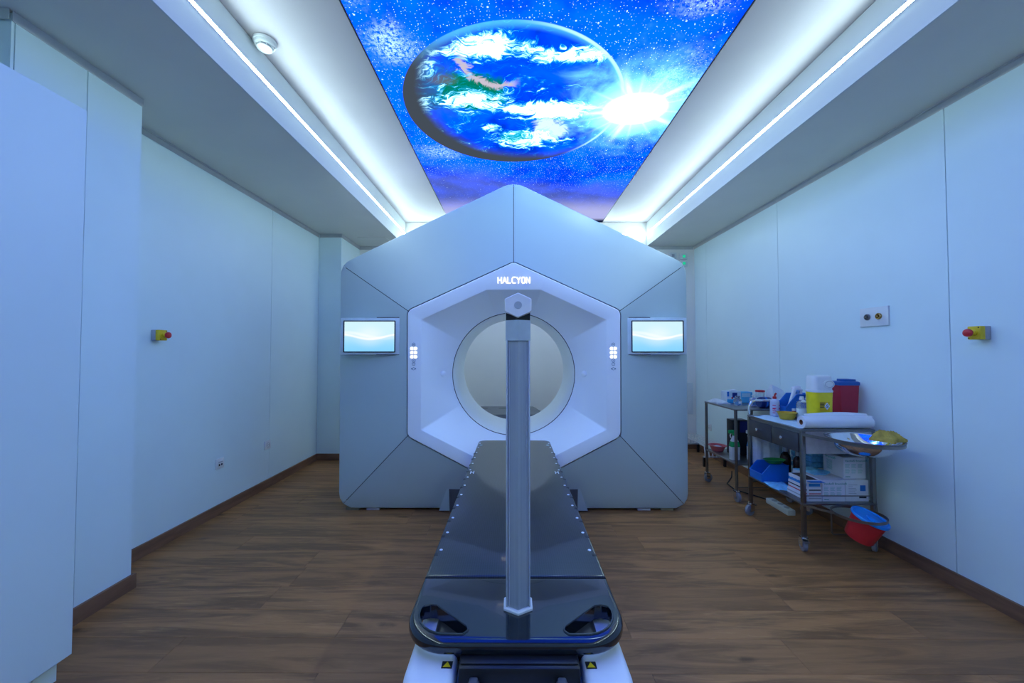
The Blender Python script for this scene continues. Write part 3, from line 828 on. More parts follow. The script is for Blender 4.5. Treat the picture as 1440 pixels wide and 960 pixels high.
M_stud = mat('stud_white', (0.85, 0.9, 0.95), 0.25)
for i in range(13):
    y = 1.3176 + 0.1257 * i
    for s in (-1, 1):
        obj('index_stud', B().lathe([(0.0055, -0.002), (0.0055, 0.0012), (0.004, 0.0022)], 10, (CX + s * 0.2465, y, ZT)), M_stud, cou, world=True)
        if i < 11: obj('index_notch', B().box(CX + s * 0.2565 - 0.0065, CX + s * 0.2565 + 0.0065, y - 0.036, y - 0.022, ZT - 0.012, ZT + 0.0008), M_body, cou, smooth=False, world=True)
for s in (-1, 1):
    obj('marker_disc', B().lathe([(0.011, 0.0), (0.011, 0.0009)], 16, (CX + s * 0.235, 2.775, ZT)), mat('marker_blue', (0.25, 0.42, 0.52), 0.5), cou, world=True)
    b = B()
    for d in (-0.008, 0.008): b.box(CX + s * 0.231 + d - 0.002, CX + s * 0.231 + d + 0.002, 2.13, 2.175, ZT, ZT + 0.0008)
    b.box(CX + s * 0.231 - 0.008, CX + s * 0.231 + 0.008, 2.15, 2.156, ZT, ZT + 0.0008)
    obj('scale_mark', b, M_stud, cou, smooth=False, world=True)
# beam, base
obj('beam', B().rbox(CX - 0.205, CX + 0.205, 0.935, 2.80, ZT - 0.075, ZT - 0.033, 0.02, 3), M_black, cou, world=True)
U = [(-0.243, 2.45), (-0.243, 0.828), (-0.131, 0.828), (-0.131, 1.02), (0.157, 1.02), (0.157, 0.828), (0.262, 0.828), (0.262, 2.45)]
U = [(x, y) for x, y in U]
ub = fillet(U, [0.05, 0.075, 0.012, 0.01, 0.01, 0.012, 0.075, 0.05], 8)
obj('base_cover', B().plate(ub, [], 0.03, 0.532, 0.018, 4), M_white, cou, world=True)
obj('base_skirt', B().rbox(-0.225, 0.243, 0.86, 2.43, 0.0, 0.06, 0.01), M_greyp, cou, world=True)
obj('tray', B().rbox(-0.130, 0.156, 0.80, 1.015, 0.30, 0.497, 0.006), M_greyp, cou, world=True)
blk = obj('control_block', B().rbox(-0.122, 0.148, 0.876, 1.012, 0.498, 0.545, 0.006), M_black, cou, world=True)
obj('block_lid', B().rbox(-0.118, 0.144, 0.885, 1.010, 0.545, 0.549, 0.002), M_black, cou, world=True)
M_latch = mat('latch_grey', (0.10, 0.11, 0.12), 0.4)
for x in (-0.087, 0.106):
    la = obj('latch', B().rbox(x - 0.013, x + 0.013, 0.82, 0.877, 0.497, 0.520, 0.004), M_latch, cou, world=True)
    obj('latch_grip', B().rbox(x - 0.010, x + 0.010, 0.845, 0.876, 0.518, 0.528, 0.004).xf(Matrix.Translation((-CX, -1.9, 0))), M_latch, la)
    obj('latch_pin', B().lathe([(0.006, 0.519), (0.006, 0.5225)], 14, (x, 0.836, 0)).xf(Matrix.Translation((-CX, -1.9, 0))), M_steel, la)
for x, lab in ((-0.150, 'yellow warning sticker'), (0.175, 'yellow warning sticker')):
    w = obj('warning_label', B().box(x - 0.012, x + 0.012, 0.892, 0.912, 0.5318, 0.5326), M_black, cou, smooth=False, world=True)
    w['label'] = lab
    obj('warning_triangle', B().prism([(x - 0.009, 0.895), (x + 0.009, 0.895), (x, 0.910)], 'z', 0.5325, 0.5331).xf(Matrix.Translation((-CX, -1.9, 0))), M_yellow, w, smooth=False)

# ------------------------------------------------------------ upright post on the couch
po = thing('upright_post', 'upright grey translucent post with hexagonal head standing on the couch', 'post', (0.012, 1.036, ZT))
def hx6(w, d, z): return [(0, -d, z), (w, -d / 2, z), (w, d / 2, z), (0, d, z), (-w, d / 2, z), (-w, -d / 2, z)]
def hexcol(w, d, z0, z1): return B().loft([hx6(w, d, z0), hx6(w, d, z1)])
def frosted():
    t = NT('frosted_acrylic')
    x, y, z = t.sep(t.coord())
    s1 = t.noise(t.n('ShaderNodeCombineXYZ', {0: x * 60.0, 1: y * 60.0, 2: z * 0.4}), 2.0, 3)
    c = t.mix(t.step(s1, 0.35, 0.65), (0.40, 0.46, 0.52), (0.47, 0.53, 0.58))
    return t.pbr(Base_Color=c, Roughness=0.32, Transmission_Weight=0.25, IOR=1.3, Coat_Weight=0.6, Coat_Roughness=0.05)
obj('collar', B().loft([hx6(0.037, 0.042, 0.0), hx6(0.037, 0.042, 0.005), hx6(0.034, 0.039, 0.008)]), M_white, po, smooth=False)
obj('column', hexcol(0.0275, 0.033, 0.008, 0.688).bevel(0.002, 2), frosted(), po)
M_acr = mat('clear_edge_strip', (0.72, 0.80, 0.90), 0.12, coat=0.5, trans=0.35)
for s in (-1, 1):
    obj('edge_strip', B().rbox(s * 0.029 - 0.0022, s * 0.029 + 0.0022, -0.021, 0.017, 0.008, 0.690, 0.0012), M_acr, po)
    obj('face_strip', B().loft([[(s * 0.0225 - 0.0012, -0.0225, z), (s * 0.0225 + 0.0012, -0.0213, z), (s * 0.0225 + 0.0012, -0.0180, z), (s * 0.0225 - 0.0012, -0.0185, z)] for z in (0.010, 0.686)]), M_acr, po, smooth=False)
obj('ferrule', hexcol(0.0325, 0.037, 0.688, 0.741).bevel(0.0012, 1), mat('brushed_alu', (0.58, 0.62, 0.66), 0.3, metal=0.7), po)
obj('neck', hexcol(0.0315, 0.034, 0.741, 0.775), M_body, po)
hp = [(0, -0.0325), (0.0345, -0.0165), (0.0345, 0.0165), (0, 0.0325), (-0.0345, 0.0165), (-0.0345, -0.0165)]
hp = fillet(hp, 0.004, 3)
hz = 0.7785
hd = obj('head', B().loft([[(u * k, y, hz + v * k) for u, v in hp] for k, y in ((0.94, -0.0385), (1.0, -0.0345), (1.0, 0.018), (0.94, 0.030))]), mat('head_shell', (0.92, 0.93, 0.94), 0.35), po, ang=30)
obj('head_button', B().lathe([(0.0098, 0.0), (0.0095, 0.0015), (0.0070, 0.0012)], 24).xf(Matrix.Translation((0, -0.0383, hz)) @ Matrix.Rotation(R(90), 4, 'X')), mat('button_grey', (0.45, 0.50, 0.56), 0.4), hd)

# ============================================================ TROLLEYS
def text_mesh(s, size, m, parent, M, name='lettering'):
    cu = bpy.data.curves.new('t', 'FONT'); cu.body = s; cu.size = size; cu.align_x = 'LEFT'; cu.extrude = 0.0003
    to = bpy.data.objects.new('t', cu); COL.objects.link(to)
    dg = bpy.context.evaluated_depsgraph_get()
    me = bpy.data.meshes.new_from_object(to.evaluated_get(dg))
    bpy.data.objects.remove(to); bpy.data.curves.remove(cu)
    me.materials.clear(); me.materials.append(m)
    me.transform(M)
    o = bpy.data.objects.new(name, me); COL.objects.link(o); o.parent = parent
    return o
FRONT = Matrix.Rotation(R(90), 4, 'X')             # text that reads from -Y
SIDE = Matrix.Rotation(R(-90), 4, 'Z') @ FRONT     # text that reads from -X

def caster(par, x, y, rz, brake=True):
    L = Matrix.Translation((x, y, 0)) @ Matrix.Rotation(rz, 4, 'Z')
    off = par.matrix_basis.inverted()
    c = obj('caster', B().lathe([(0.012, 0.095), (0.018, 0.093), (0.018, 0.085), (0.011, 0.083)], 14).box(-0.018, 0.022, -0.019, -0.016, 0.035, 0.088).box(-0.018, 0.022, 0.016, 0.019, 0.035, 0.088).box(-0.020, 0.022, -0.019, 0.019, 0.084, 0.088).xf(off @ L), M_chrome, par)
    Mw = Matrix.Translation((0.012, 0, 0.040)) @ Matrix.Rotation(R(90), 4, 'X')
    obj('wheel', B().lathe([(0.012, -0.012), (0.034, -0.012), (0.0405, -0.009), (0.0405, 0.009), (0.034, 0.013), (0.012, 0.012)], 24).xf(off @ L @ Mw), mat('wheel_grey', (0.26, 0.27, 0.29), 0.6), c)
    obj('hub', B().lathe([(0.014, -0.0135), (0.014, 0.0135)], 14).xf(off @ L @ Mw), M_steel, c)
    if brake:
        obj('brake_lever', B().rbox(-0.046, 0.0, -0.014, 0.014, 0.070, 0.078, 0.002, 1).xf(off @ L), M_steel, c)

# ---- larger trolley with two drawers
TX0, TX1, TY0, TY1, TZ = 1.79, 2.25, 2.45, 3.02, 0.755
tr = thing('instrument_trolley', 'larger stainless steel trolley with two drawers and ring holders', 'trolley', (2.02, 2.735, 0))
def W(name, b, m, par=tr, **k): return obj(name, b, m, par, world=True, **k)
def WC(name, b, m, part, par, **k):
    """sub-part in world coordinates"""
    b.xf(par.matrix_basis.inverted()); return obj(name, b, m, part, **k)
for x in (TX0 + 0.013, TX1 - 0.013):
    for y in (TY0 + 0.013, TY1 - 0.013):
        W('leg', B().rbox(x - 0.012, x + 0.012, y - 0.012, y + 0.012, 0.09, TZ - 0.012, 0.004), M_steel)
for x, y, rz in ((TX0 + 0.013, TY0 + 0.013, R(75)), (TX0 + 0.013, TY1 - 0.013, R(200)), (TX1 - 0.013, TY0 + 0.013, R(40)), (TX1 - 0.013, TY1 - 0.013, R(120))):
    caster(tr, x, y, rz)
W('top_sheet', B().rbox(TX0, TX1, TY0, TY1, TZ - 0.012, TZ, 0.004), M_steelpl)
W('drawer_housing', B().rbox(TX0 + 0.012, TX1 - 0.006, TY0 + 0.004, TY1 - 0.004, 0.602, TZ - 0.012, 0.003), M_steelpl)
W('side_plate', B().box(TX0 + 0.027, TX1 - 0.027, TY0 + 0.0005, TY0 + 0.0038, 0.606, TZ - 0.013), mat('brushed_plate', (0.50, 0.48, 0.46), 0.5, metal=0.35, var=0.08, nscale=25), smooth=False)
ym = (TY0 + TY1) / 2
for a, c in ((TY0 + 0.030, ym - 0.003), (ym + 0.003, TY1 - 0.030)):
    d = W('drawer', B().rbox(TX0 - 0.002, TX0 + 0.014, a, c, 0.607, TZ - 0.030, 0.003), mat('drawer_front', (0.10, 0.10, 0.11), 0.38, metal=0.6))
    WC('knob', B().lathe([(0.006, 0), (0.006, 0.012), (0.012, 0.017), (0.012, 0.024), (0.006, 0.028)], 16).xf(Matrix.Translation((TX0 - 0.002, (a + c) / 2, 0.672)) @ Matrix.Rotation(R(-90), 4, 'Y')), M_chrome, d, tr)
W('shelf', B().rbox(TX0, TX1, TY0, TY1, 0.288, 0.302, 0.004), M_steelpl)
W('rail', B().tube([(TX0 + 0.013, TY0 + 0.006, 0.345), (TX1 - 0.013, TY0 + 0.006, 0.345)], 0.0035, 8), M_steel)
W('rail', B().tube([(TX0 + 0.013, TY1 - 0.006, 0.345), (TX1 - 0.013, TY1 - 0.006, 0.345)], 0.0035, 8), M_steel)
hb = TY1 - 0.012
W('push_handle', B().tube([(TX0 + 0.010, hb, TZ - 0.01)] + arc((TX0 + 0.07, hb, TZ + 0.05), 0.06, 180, 90, 8) + arc((TX1 - 0.07, hb, TZ + 0.05), 0.06, 90, 0, 8) + [(TX1 - 0.010, hb, TZ - 0.01)], 0.009, 12), M_chrome)
def band(path, z0, z1, th):
    """flat bar bent along a path"""
    b = B(); P = [Vector(p) for p in path]; rings = []
    for i, p in enumerate(P):
        d = (P[min(i + 1, len(P) - 1)] - P[max(i - 1, 0)]).normalized(); n = Vector((-d.y, d.x)) * th / 2
        rings.append([(p.x - n.x, p.y - n.y, z0), (p.x + n.x, p.y + n.y, z0), (p.x + n.x, p.y + n.y, z1), (p.x - n.x, p.y - n.y, z1)])
    return b.loft(rings)
def uloop(x0, x1, y0, rr, cy):
    c = (x0 + x1) / 2
    return [(x0, y0)] + [(c + rr * math.cos(R(180 + a)), cy + rr * math.sin(R(180 + a))) for a in range(0, 181, 10)] + [(x1, y0)]
bowl_c = (2.015, 2.275)
W('bowl_ring', band(uloop(TX0 + 0.006, TX1 - 0.004, TY0 + 0.004, 0.172, 2.275), 0.716, 0.734, 0.004), M_steel)
pail_c = (2.01, 2.31)
W('pail_ring', band([(pail_c[0] + 0.126 * math.cos(R(a)), pail_c[1] + 0.126 * math.sin(R(a))) for a in range(60, 481, 10)][:37], 0.283, 0.298, 0.004), M_steel)
W('ring_arm', band([(TX0 + 0.006, TY0 + 0.004), (1.886, 2.325)], 0.284, 0.297, 0.005), M_steel)
W('ring_arm', band([(TX1 - 0.004, TY0 + 0.004), (2.134, 2.325)], 0.284, 0.297, 0.005), M_steel)
W('stirrup', B().tube([(1.892, 2.36, 0.284), (1.892, 2.36, 0.165), (1.902, 2.36, 0.153), (2.118, 2.36, 0.153), (2.128, 2.36, 0.165), (2.128, 2.36, 0.284)], 0.0045, 8), M_steel)

# ---- smaller trolley behind it
SX0, SX1, SY0, SY1, SZ = 1.835, 2.29, 3.26, 3.78, 0.762
ts = thing('side_trolley', 'smaller stainless steel trolley standing farther back along the wall', 'trolley', (2.06, 3.52, 0))
def V(name, b, m, par=ts, **k): return obj(name, b, m, par, world=True, **k)
for x in (SX0 + 0.012, SX1 - 0.012):
    for y in (SY0 + 0.012, SY1 - 0.012):
        V('leg', B().cyl((x, y, 0.088), (x, y, SZ - 0.01), 0.0125, n=14), M_steel)
        caster(ts, x, y, R(-90 if y < 3.5 else 15), brake=False)
V('top_sheet', B().rbox(SX0, SX1, SY0, SY1, SZ - 0.014, SZ, 0.004), M_steelpl)
V('shelf', B().rbox(SX0 + 0.004, SX1 - 0.004, SY0 + 0.004, SY1 - 0.004, 0.296, 0.310, 0.003), M_steelpl)
V('rail', B().tube([(SX0 + 0.012, SY0, 0.12), (SX1 - 0.012, SY0, 0.12)], 0.004, 8), M_steel)

# ============================================================ THINGS ON AND IN THE TROLLEYS
def cloth(name, label, cat, cx, cy, z, sx, sy, h, m, seed, rz=0.0, n=14, over=0.0, group=None):
    """thin crumpled or folded cloth with thickness"""
    r = random.Random(seed); ph = [r.uniform(0, 6.28) for _ in range(6)]
    def top(u, v):
        e = max(0.0, min(1.0, 3.2 * min(u, 1 - u, v, 1 - v)))
        q = math.sin(u * 9 + ph[0] + 2 * math.sin(v * 4 + ph[1])) * 0.5 + math.sin(v * 11 + ph[2] + 3 * u) * 0.3 + math.sin((u + v) * 17 + ph[3]) * 0.2
        return h * (0.30 + 0.70 * e) * (0.62 + 0.38 * q)
    b = B(); vs = {}
    for i in range(n + 1):
        for j in range(n + 1):
            u, v = i / n, j / n
            wob = 0.06 * math.sin(u * 7 + ph[4]) if j in (0, n) else 0; wob2 = 0.06 * math.sin(v * 6 + ph[5]) if i in (0, n) else 0
            x, y = (u - 0.5 + wob2) * sx, (v - 0.5 + wob) * sy
            t = max(0.002, top(u, v))
            vs[i, j, 1] = b.bm.verts.new((x, y, t)); vs[i, j, 0] = b.bm.verts.new((x, y, max(0.0, t - h * 0.8)))
    for k in (0, 1):
        for i in range(n):
            for j in range(n): b.bm.faces.new((vs[i, j, k], vs[i + 1, j, k], vs[i + 1, j + 1, k], vs[i, j + 1, k]))
    for i in range(n):
        for j0 in (0, n):
            b.bm.faces.new((vs[i, j0, 0], vs[i + 1, j0, 0], vs[i + 1, j0, 1], vs[i, j0, 1]))
            b.bm.faces.new((vs[j0, i, 0], vs[j0, i + 1, 0], vs[j0, i + 1, 1], vs[j0, i, 1]))
    o = obj(name, b, m, None, ang=60)
    o.location = (cx, cy, z); o.rotation_euler.z = rz
    return tag(o, label, cat, group)

# -- glove tray bowl, bag, pail
bo = thing('steel_bowl', 'wide polished steel bowl hanging in the upper ring of the trolley', 'bowl', (*bowl_c, 0.735))
_b = B().lathe([(0.212, 0.004), (0.208, 0.006), (0.196, 0.0), (0.178, -0.030), (0.140, -0.068), (0.080, -0.090), (0.0, -0.092), (0.0, -0.089), (0.078, -0.087), (0.137, -0.065), (0.175, -0.028), (0.192, 0.002), (0.206, 0.003)], 48, cap0=False, cap1=False)
_b.xf(Matrix.Diagonal((0.845, 0.845, 1.0, 1.0)))
obj('bowl', _b, M_chrome, bo)
obj('rim', B().tube([(0.178 * math.cos(R(a)), 0.178 * math.sin(R(a)), 0.004) for a in range(0, 360, 8)], 0.0028, 6, closed=True), M_steel, bo)
M_tan = mat('tan_paper', (0.50, 0.34, 0.05), 0.7, var=0.2, nscale=30, bump=0.4)
cloth('crumpled_bag', 'crumpled yellow-brown paper bag lying on the rim of the steel bowl', 'paper bag', 2.088, 2.205, 0.742, 0.14, 0.11, 0.075, M_tan, 5, 0.4)
pl = thing('waste_pail', 'tilted red pail with bright blue lid in the lower ring', 'pail', (2.005, 2.315, 0.150))
PS = Matrix.Diagonal((0.84, 0.84, 0.95, 1.0))
TL = Matrix.Rotation(R(14), 4, 'Y') @ Matrix.Rotation(R(18), 4, 'X')
obj('body', B().lathe([(0.070, 0.008), (0.078, 0.010), (0.082, 0.016), (0.096, 0.150), (0.100, 0.152), (0.100, 0.156), (0.092, 0.156)], 36).xf(TL @ PS), M_red, pl)
M_lid = mat('lid_blue', (0.006, 0.27, 0.72), 0.35)
ld = obj('lid', B().lathe([(0.104, 0.150), (0.107, 0.153), (0.107, 0.164), (0.104, 0.168), (0.098, 0.168), (0.094, 0.163), (0.0, 0.163)], 40, cap1=False).xf(TL @ PS), M_lid, pl)
obj('lid_flap', B().lathe([(0.046, 0.162), (0.046, 0.169), (0.042, 0.171), (0.0, 0.171)], 28, (0.012, -0.022, 0), cap1=False).xf(TL @ PS), M_lid, ld)

# -- top of the larger trolley
ZT2 = TZ + 0.0005
cloth('paper_sheet', 'pale blue absorbent paper sheet spread on the drawer trolley', 'paper sheet', 1.895, 2.735, ZT2, 0.20, 0.46, 0.004, mat('pale_blue_paper', (0.55, 0.72, 0.85), 0.8), 3, 0.0)
ZI = TZ + 0.0048
M_pink = mat('pink_print', (0.70, 0.04, 0.16), 0.5)
M_milky = mat('milky_plastic', (0.62, 0.66, 0.82), 0.35, trans=0.15)
pb = thing('wash_bottle', 'milky squeeze bottle with pink lettering and red spout cap', 'bottle', (1.955, 2.945, ZI))
obj('body', B().lathe([(0.028, 0), (0.031, 0.003), (0.031, 0.095), (0.028, 0.112), (0.016, 0.124), (0.012, 0.126), (0.012, 0.130)], 26), M_milky, pb)
obj('cap', B().lathe([(0.013, 0.126), (0.013, 0.142), (0.007, 0.146), (0.006, 0.150)], 18).tube([(0, 0, 0.148), (0.002, -0.002, 0.158), (0.010, -0.004, 0.168)], 0.0065, 8), M_red, pb)
for zz, w in ((0.022, 0.7), (0.036, 0.9), (0.050, 0.7), (0.056, 0.9), (0.078, 0.8)):
    for a0 in (-150, -70):
        aa = [R(a0 + w * k * 7) for k in range(8)]
        b = B().loft([[(0.0314 * math.cos(a), 0.0314 * math.sin(a), zz), (0.0314 * math.cos(a), 0.0314 * math.sin(a), zz + 0.006)] for a in aa], closed=False)
        obj('print_line', b, M_pink, pb)
yb = thing('kidney_bowl', 'small yellow plastic bowl beside the clear bottles', 'bowl', (1.945, 2.80, ZI))
obj('bowl', B().lathe([(0.032, 0.0), (0.036, 0.002), (0.050, 0.046), (0.054, 0.047), (0.054, 0.049), (0.048, 0.049), (0.034, 0.005), (0.0, 0.005)], 32, cap1=False).xf(Matrix.Scale(1.25, 4, (1, 0, 0))), mat('bowl_yellow', (0.62, 0.40, 0.03), 0.4), yb)
mb = thing('medicine_bottle', 'tiny red medicine bottle with white cap by the yellow bowl', 'bottle', (2.035, 2.858, ZI))
obj('body', B().lathe([(0.014, 0), (0.015, 0.002), (0.015, 0.040), (0.010, 0.048), (0.010, 0.050)], 18), mat('dark_red_glass', (0.30, 0.02, 0.02), 0.2), mb)
obj('label', B().lathe([(0.0153, 0.026), (0.0153, 0.042)], 18, cap0=False, cap1=False), M_red, mb)
obj('cap', B().lathe([(0.012, 0.050), (0.012, 0.064), (0.010, 0.066)], 18), M_white, mb)
M_clear = mat('clear_plastic', (0.90, 0.96, 0.98), 0.08, trans=0.85, var=0.02)
M_fluid = mat('pale_label', (0.74, 0.84, 0.86), 0.5)
def clear_bottle(loc, r, h, label, ball):
    t = thing('infusion_bottle', label, 'bottle', loc, group='clear bottles on the drawer trolley')
    obj('body', B().lathe([(r * 0.92, 0), (r, 0.004), (r, h * 0.66), (r * 0.85, h * 0.76), (r * 0.42, h * 0.83), (r * 0.40, h * 0.87)], 24), M_clear, t)
    obj('label', B().lathe([(r * 1.012, h * 0.10), (r * 1.012, h * 0.50)], 24, cap0=False, cap1=False), M_fluid, t)
    obj('base_band', B().lathe([(r * 1.012, 0.006), (r * 1.012, 0.011)], 24, cap0=False, cap1=False), mat('green_print', (0.05, 0.42, 0.25), 0.5), t)
    obj('cap', B().lathe([(r * 0.46, h * 0.86), (r * 0.46, h * 0.93), (r * 0.36, h * 0.95), (r * 0.36, h * 1.0)], 18), M_white, t)
    if ball: obj('swab_ball', B().lathe([(0.002, h * 0.86), (r * 0.45, h * 0.89), (r * 0.5, h * 0.93), (r * 0.3, h * 0.98)], 16, (0, -r * 0.6, -0.02)), M_white, t)
clear_bottle((2.04, 2.785, TZ + 0.001), 0.033, 0.165, 'clear bottle with white cap and green base band, nearer of two', True)
clear_bottle((2.125, 2.845, TZ + 0.001), 0.029, 0.158, 'clear bottle with white cap behind the other one, before blue bin', False)
wpk = thing('wipes_pack', 'slim light blue wipes pack squeezed beside the yellow sharps bin', 'wipes pack', (2.135, 2.765, TZ + 0.001))
obj('pack', B().rbox(-0.018, 0.018, -0.03, 0.03, 0, 0.165, 0.008, 3), mat('pack_blue', (0.35, 0.62, 0.85), 0.4), wpk)
obj('flap', B().rbox(-0.0205, -0.0175, -0.016, 0.016, 0.05, 0.11, 0.001), M_white, wpk)

def stack_bin(name, label, loc, L, Wd, H, rz, m):
    """open-fronted storage bin; scoop end towards -x"""
    t = thing(name, label, 'bin', loc, rz)
    side = [(0, 0), (L, 0), (L, H), (L * 0.30, H), (0, H * 0.45)]
    th = 0.003
    for s in (-1, 1):
        obj('side', B().prism(side, 'y', s * Wd / 2 - (th if s > 0 else 0), s * Wd / 2 + (th if s < 0 else 0)), m, t, smooth=False)
        q = [(0, H * 0.45), (L * 0.30, H), (L, H)]
        obj('rim', B().tube([(x, s * (Wd / 2 + 0.002), z) for x, z in q], 0.004, 6), m, t)
    obj('bottom', B().box(0, L, -Wd / 2 + th, Wd / 2 - th, 0, th), m, t, smooth=False)
    obj('back', B().box(L - th, L, -Wd / 2 + th, Wd / 2 - th, th, H), m, t, smooth=False)
    obj('lip', B().box(0, th, -Wd / 2 + th, Wd / 2 - th, th, H * 0.45).tube([(0.001, -Wd / 2, H * 0.45), (0.001, Wd / 2, H * 0.45)], 0.004, 6), m, t, smooth=False)
    return t
stack_bin('storage_bin', 'blue open-fronted storage bin full of packets beside the yellow sharps bin', (1.995, 2.935, TZ + 0.001), 0.265, 0.105, 0.168, 0.0, M_blue)
M_pkt = mat('packet_blue_print', (0.22, 0.45, 0.70), 0.5, var=0.4, nscale=40)
for i, (dx, dy, dz, rx, ry, lab) in enumerate(((0.085, -0.018, 0.115, 8, 12, 'white packet with blue print in the bin, leftmost'), (0.140, 0.010, 0.120, -6, -8, 'white packet with blue print in the bin, middle one'), (0.200, -0.012, 0.112, 10, 6, 'white packet with blue print in the bin, rightmost'))):
    t = thing('dressing_packet', lab, 'packet', (1.995 + dx, 2.935 + dy, TZ + dz), group='packets in the blue bin')
    MR = Matrix.Rotation(R(rx), 4, 'X') @ Matrix.Rotation(R(ry), 4, 'Y')
    p_ = obj('wrapper', B().rbox(-0.034, 0.034, -0.012, 0.012, -0.05, 0.105, 0.009, 2).xf(MR), M_paper, t)
    obj('print_patch', B().box(-0.018, 0.012, -0.0128, -0.0119, 0.060, 0.090).xf(MR), M_pkt, p_, smooth=False)
# sharps bins
yb2 = thing('sharps_bin', 'yellow sharps bin with tall white lid on the drawer trolley', 'sharps bin', (2.012, 2.590, TZ + 0.001))
SB = Matrix.Diagonal((0.80, 0.80, 1.0, 1.0))
def rr(w, d, z, r): return [(x, y, z) for x, y in fillet([(-w, -d), (w, -d), (w, d), (-w, d)], r, 5)]
obj('body', B().loft([rr(0.078, 0.052, 0.0, 0.04), rr(0.080, 0.054, 0.004, 0.04), rr(0.088, 0.060, 0.222, 0.045)]).xf(SB), mat('sharps_yellow', (0.92, 0.76, 0.02), 0.35), yb2)
obj('lid', B().loft([rr(0.091, 0.063, 0.219, 0.048), rr(0.091, 0.063, 0.230, 0.048), rr(0.086, 0.058, 0.233, 0.045), rr(0.083, 0.056, 0.318, 0.045), rr(0.078, 0.051, 0.324, 0.04)]).xf(SB), M_white, yb2)
ov = [(0.034 + 0.042 * math.cos(R(a)), 0.272 + 0.026 * math.sin(R(a))) for a in range(0, 360, 15)]
fl = obj('flap', B().prism(ov, 'y', -0.066, -0.040).xf(SB), M_white, yb2)
obj('flap_ring', B().tube([(0.034 + 0.034 * math.cos(R(a)), -0.0665, 0.272 + 0.019 * math.sin(R(a))) for a in range(0, 360, 15)], 0.0016, 6, closed=True).xf(SB), M_greyp, fl)
lb = obj('hazard_label', B().box(-0.070, 0.010, -0.0605, -0.0595, 0.10, 0.160).xf(SB @ Matrix.Translation((0.025, 0.001, 0)) @ Matrix.Rotation(R(1.6), 4, 'X')), mat('label_yellow', (0.78, 0.52, 0.01), 0.5), yb2, smooth=False)
for z_, x0_, x1_ in ((0.148, -0.068, -0.030), (0.139, -0.068, -0.034), (0.130, -0.068, -0.030), (0.121, -0.068, -0.036)):
    obj('text_line', B().box(x0_, x1_, -0.0650, -0.0610, z_, z_ + 0.005).xf(SB @ Matrix.Translation((0.025, 0, 0))), M_black, lb, smooth=False)
obj('hazard_diamond', B().prism([(-0.012, 0.108), (0.010, 0.131), (-0.012, 0.154), (-0.034, 0.131)], 'y', -0.0655, -0.0610).xf(SB @ Matrix.Translation((0.025, 0, 0))), M_paper, lb, smooth=False)
b = B()
for a in (90, 210, 330): b.tube([(-0.012 + 0.006 * math.cos(R(a)) + 0.0055 * math.cos(R(k)), -0.0634, 0.131 + 0.006 * math.sin(R(a)) + 0.0055 * math.sin(R(k))) for k in range(0, 360, 30)], 0.0013, 5, closed=True)
obj('hazard_symbol', b.xf(SB @ Matrix.Translation((0.025, -0.0025, 0))), M_black, lb)
rb = thing('waste_container', 'red plastic waste container with blue lid next to the wall', 'container', (2.228, 2.655, TZ + 0.001))
RS = Matrix.Diagonal((0.78, 0.78, 1.0, 1.0))
obj('body', B().loft([rr(0.070, 0.056, 0.0, 0.010), rr(0.083, 0.066, 0.262, 0.010)]).xf(RS), mat('container_red', (0.46, 0.018, 0.045), 0.4), rb)
rl = obj('lid', B().loft([rr(0.088, 0.070, 0.259, 0.010), rr(0.088, 0.070, 0.279, 0.010), rr(0.080, 0.062, 0.284, 0.010)]).xf(RS), mat('container_blue', (0.010, 0.10, 0.36), 0.4), rb)
obj('hatch', B().rbox(-0.022, 0.070, -0.045, 0.045, 0.284, 0.298, 0.003).xf(RS), mat('container_blue', (0, 0, 0)), rl)
# paper roll
prl = thing('paper_roll', 'thick white paper roll with brown core along the trolley edge', 'paper roll', (2.03, 2.487, TZ + 0.0395))
Mxr = Matrix.Rotation(R(90), 4, 'Y')
obj('roll', B().lathe([(0.0165, -0.215), (0.0375, -0.215), (0.0385, -0.213), (0.0385, 0.213), (0.0375, 0.215), (0.0165, 0.215)], 36, cap0=False, cap1=False).xf(Mxr), M_paper, prl)
obj('core', B().lathe([(0.0165, -0.214), (0.0165, 0.214), (0.0135, 0.214), (0.0135, -0.214), (0.0165, -0.214)], 24, cap0=False, cap1=False).xf(Mxr), mat('cardboard', (0.22, 0.09, 0.04), 0.8), prl)
b = B(); sec = []
for k in range(15):
    a = R(150 - k * 9); sec.append((0.0395 * math.cos(a) * -1.0, 0.0395 * math.sin(a) + 0.0004 * k))
def leaf(x, f):
    o = []
    for k in range(10):
        a = R(60 + k * 8); o.append((x, -0.0398 * math.cos(a), 0.0398 * math.sin(a)))
    for k in range(1, 5): o.append((x + 0.004 * k * f, 0.021 + k * 0.004, 0.034 + 0.0042 * k * (0.4 + f)))
    return o
nx = 14
rings = [leaf(-0.175 + 0.40 * i / nx, 0.3 + 0.7 * math.sin(i / nx * 3.0)) for i in range(nx + 1)]
obj('loose_sheet', B().loft(rings, closed=False), M_paper, prl, ang=80)

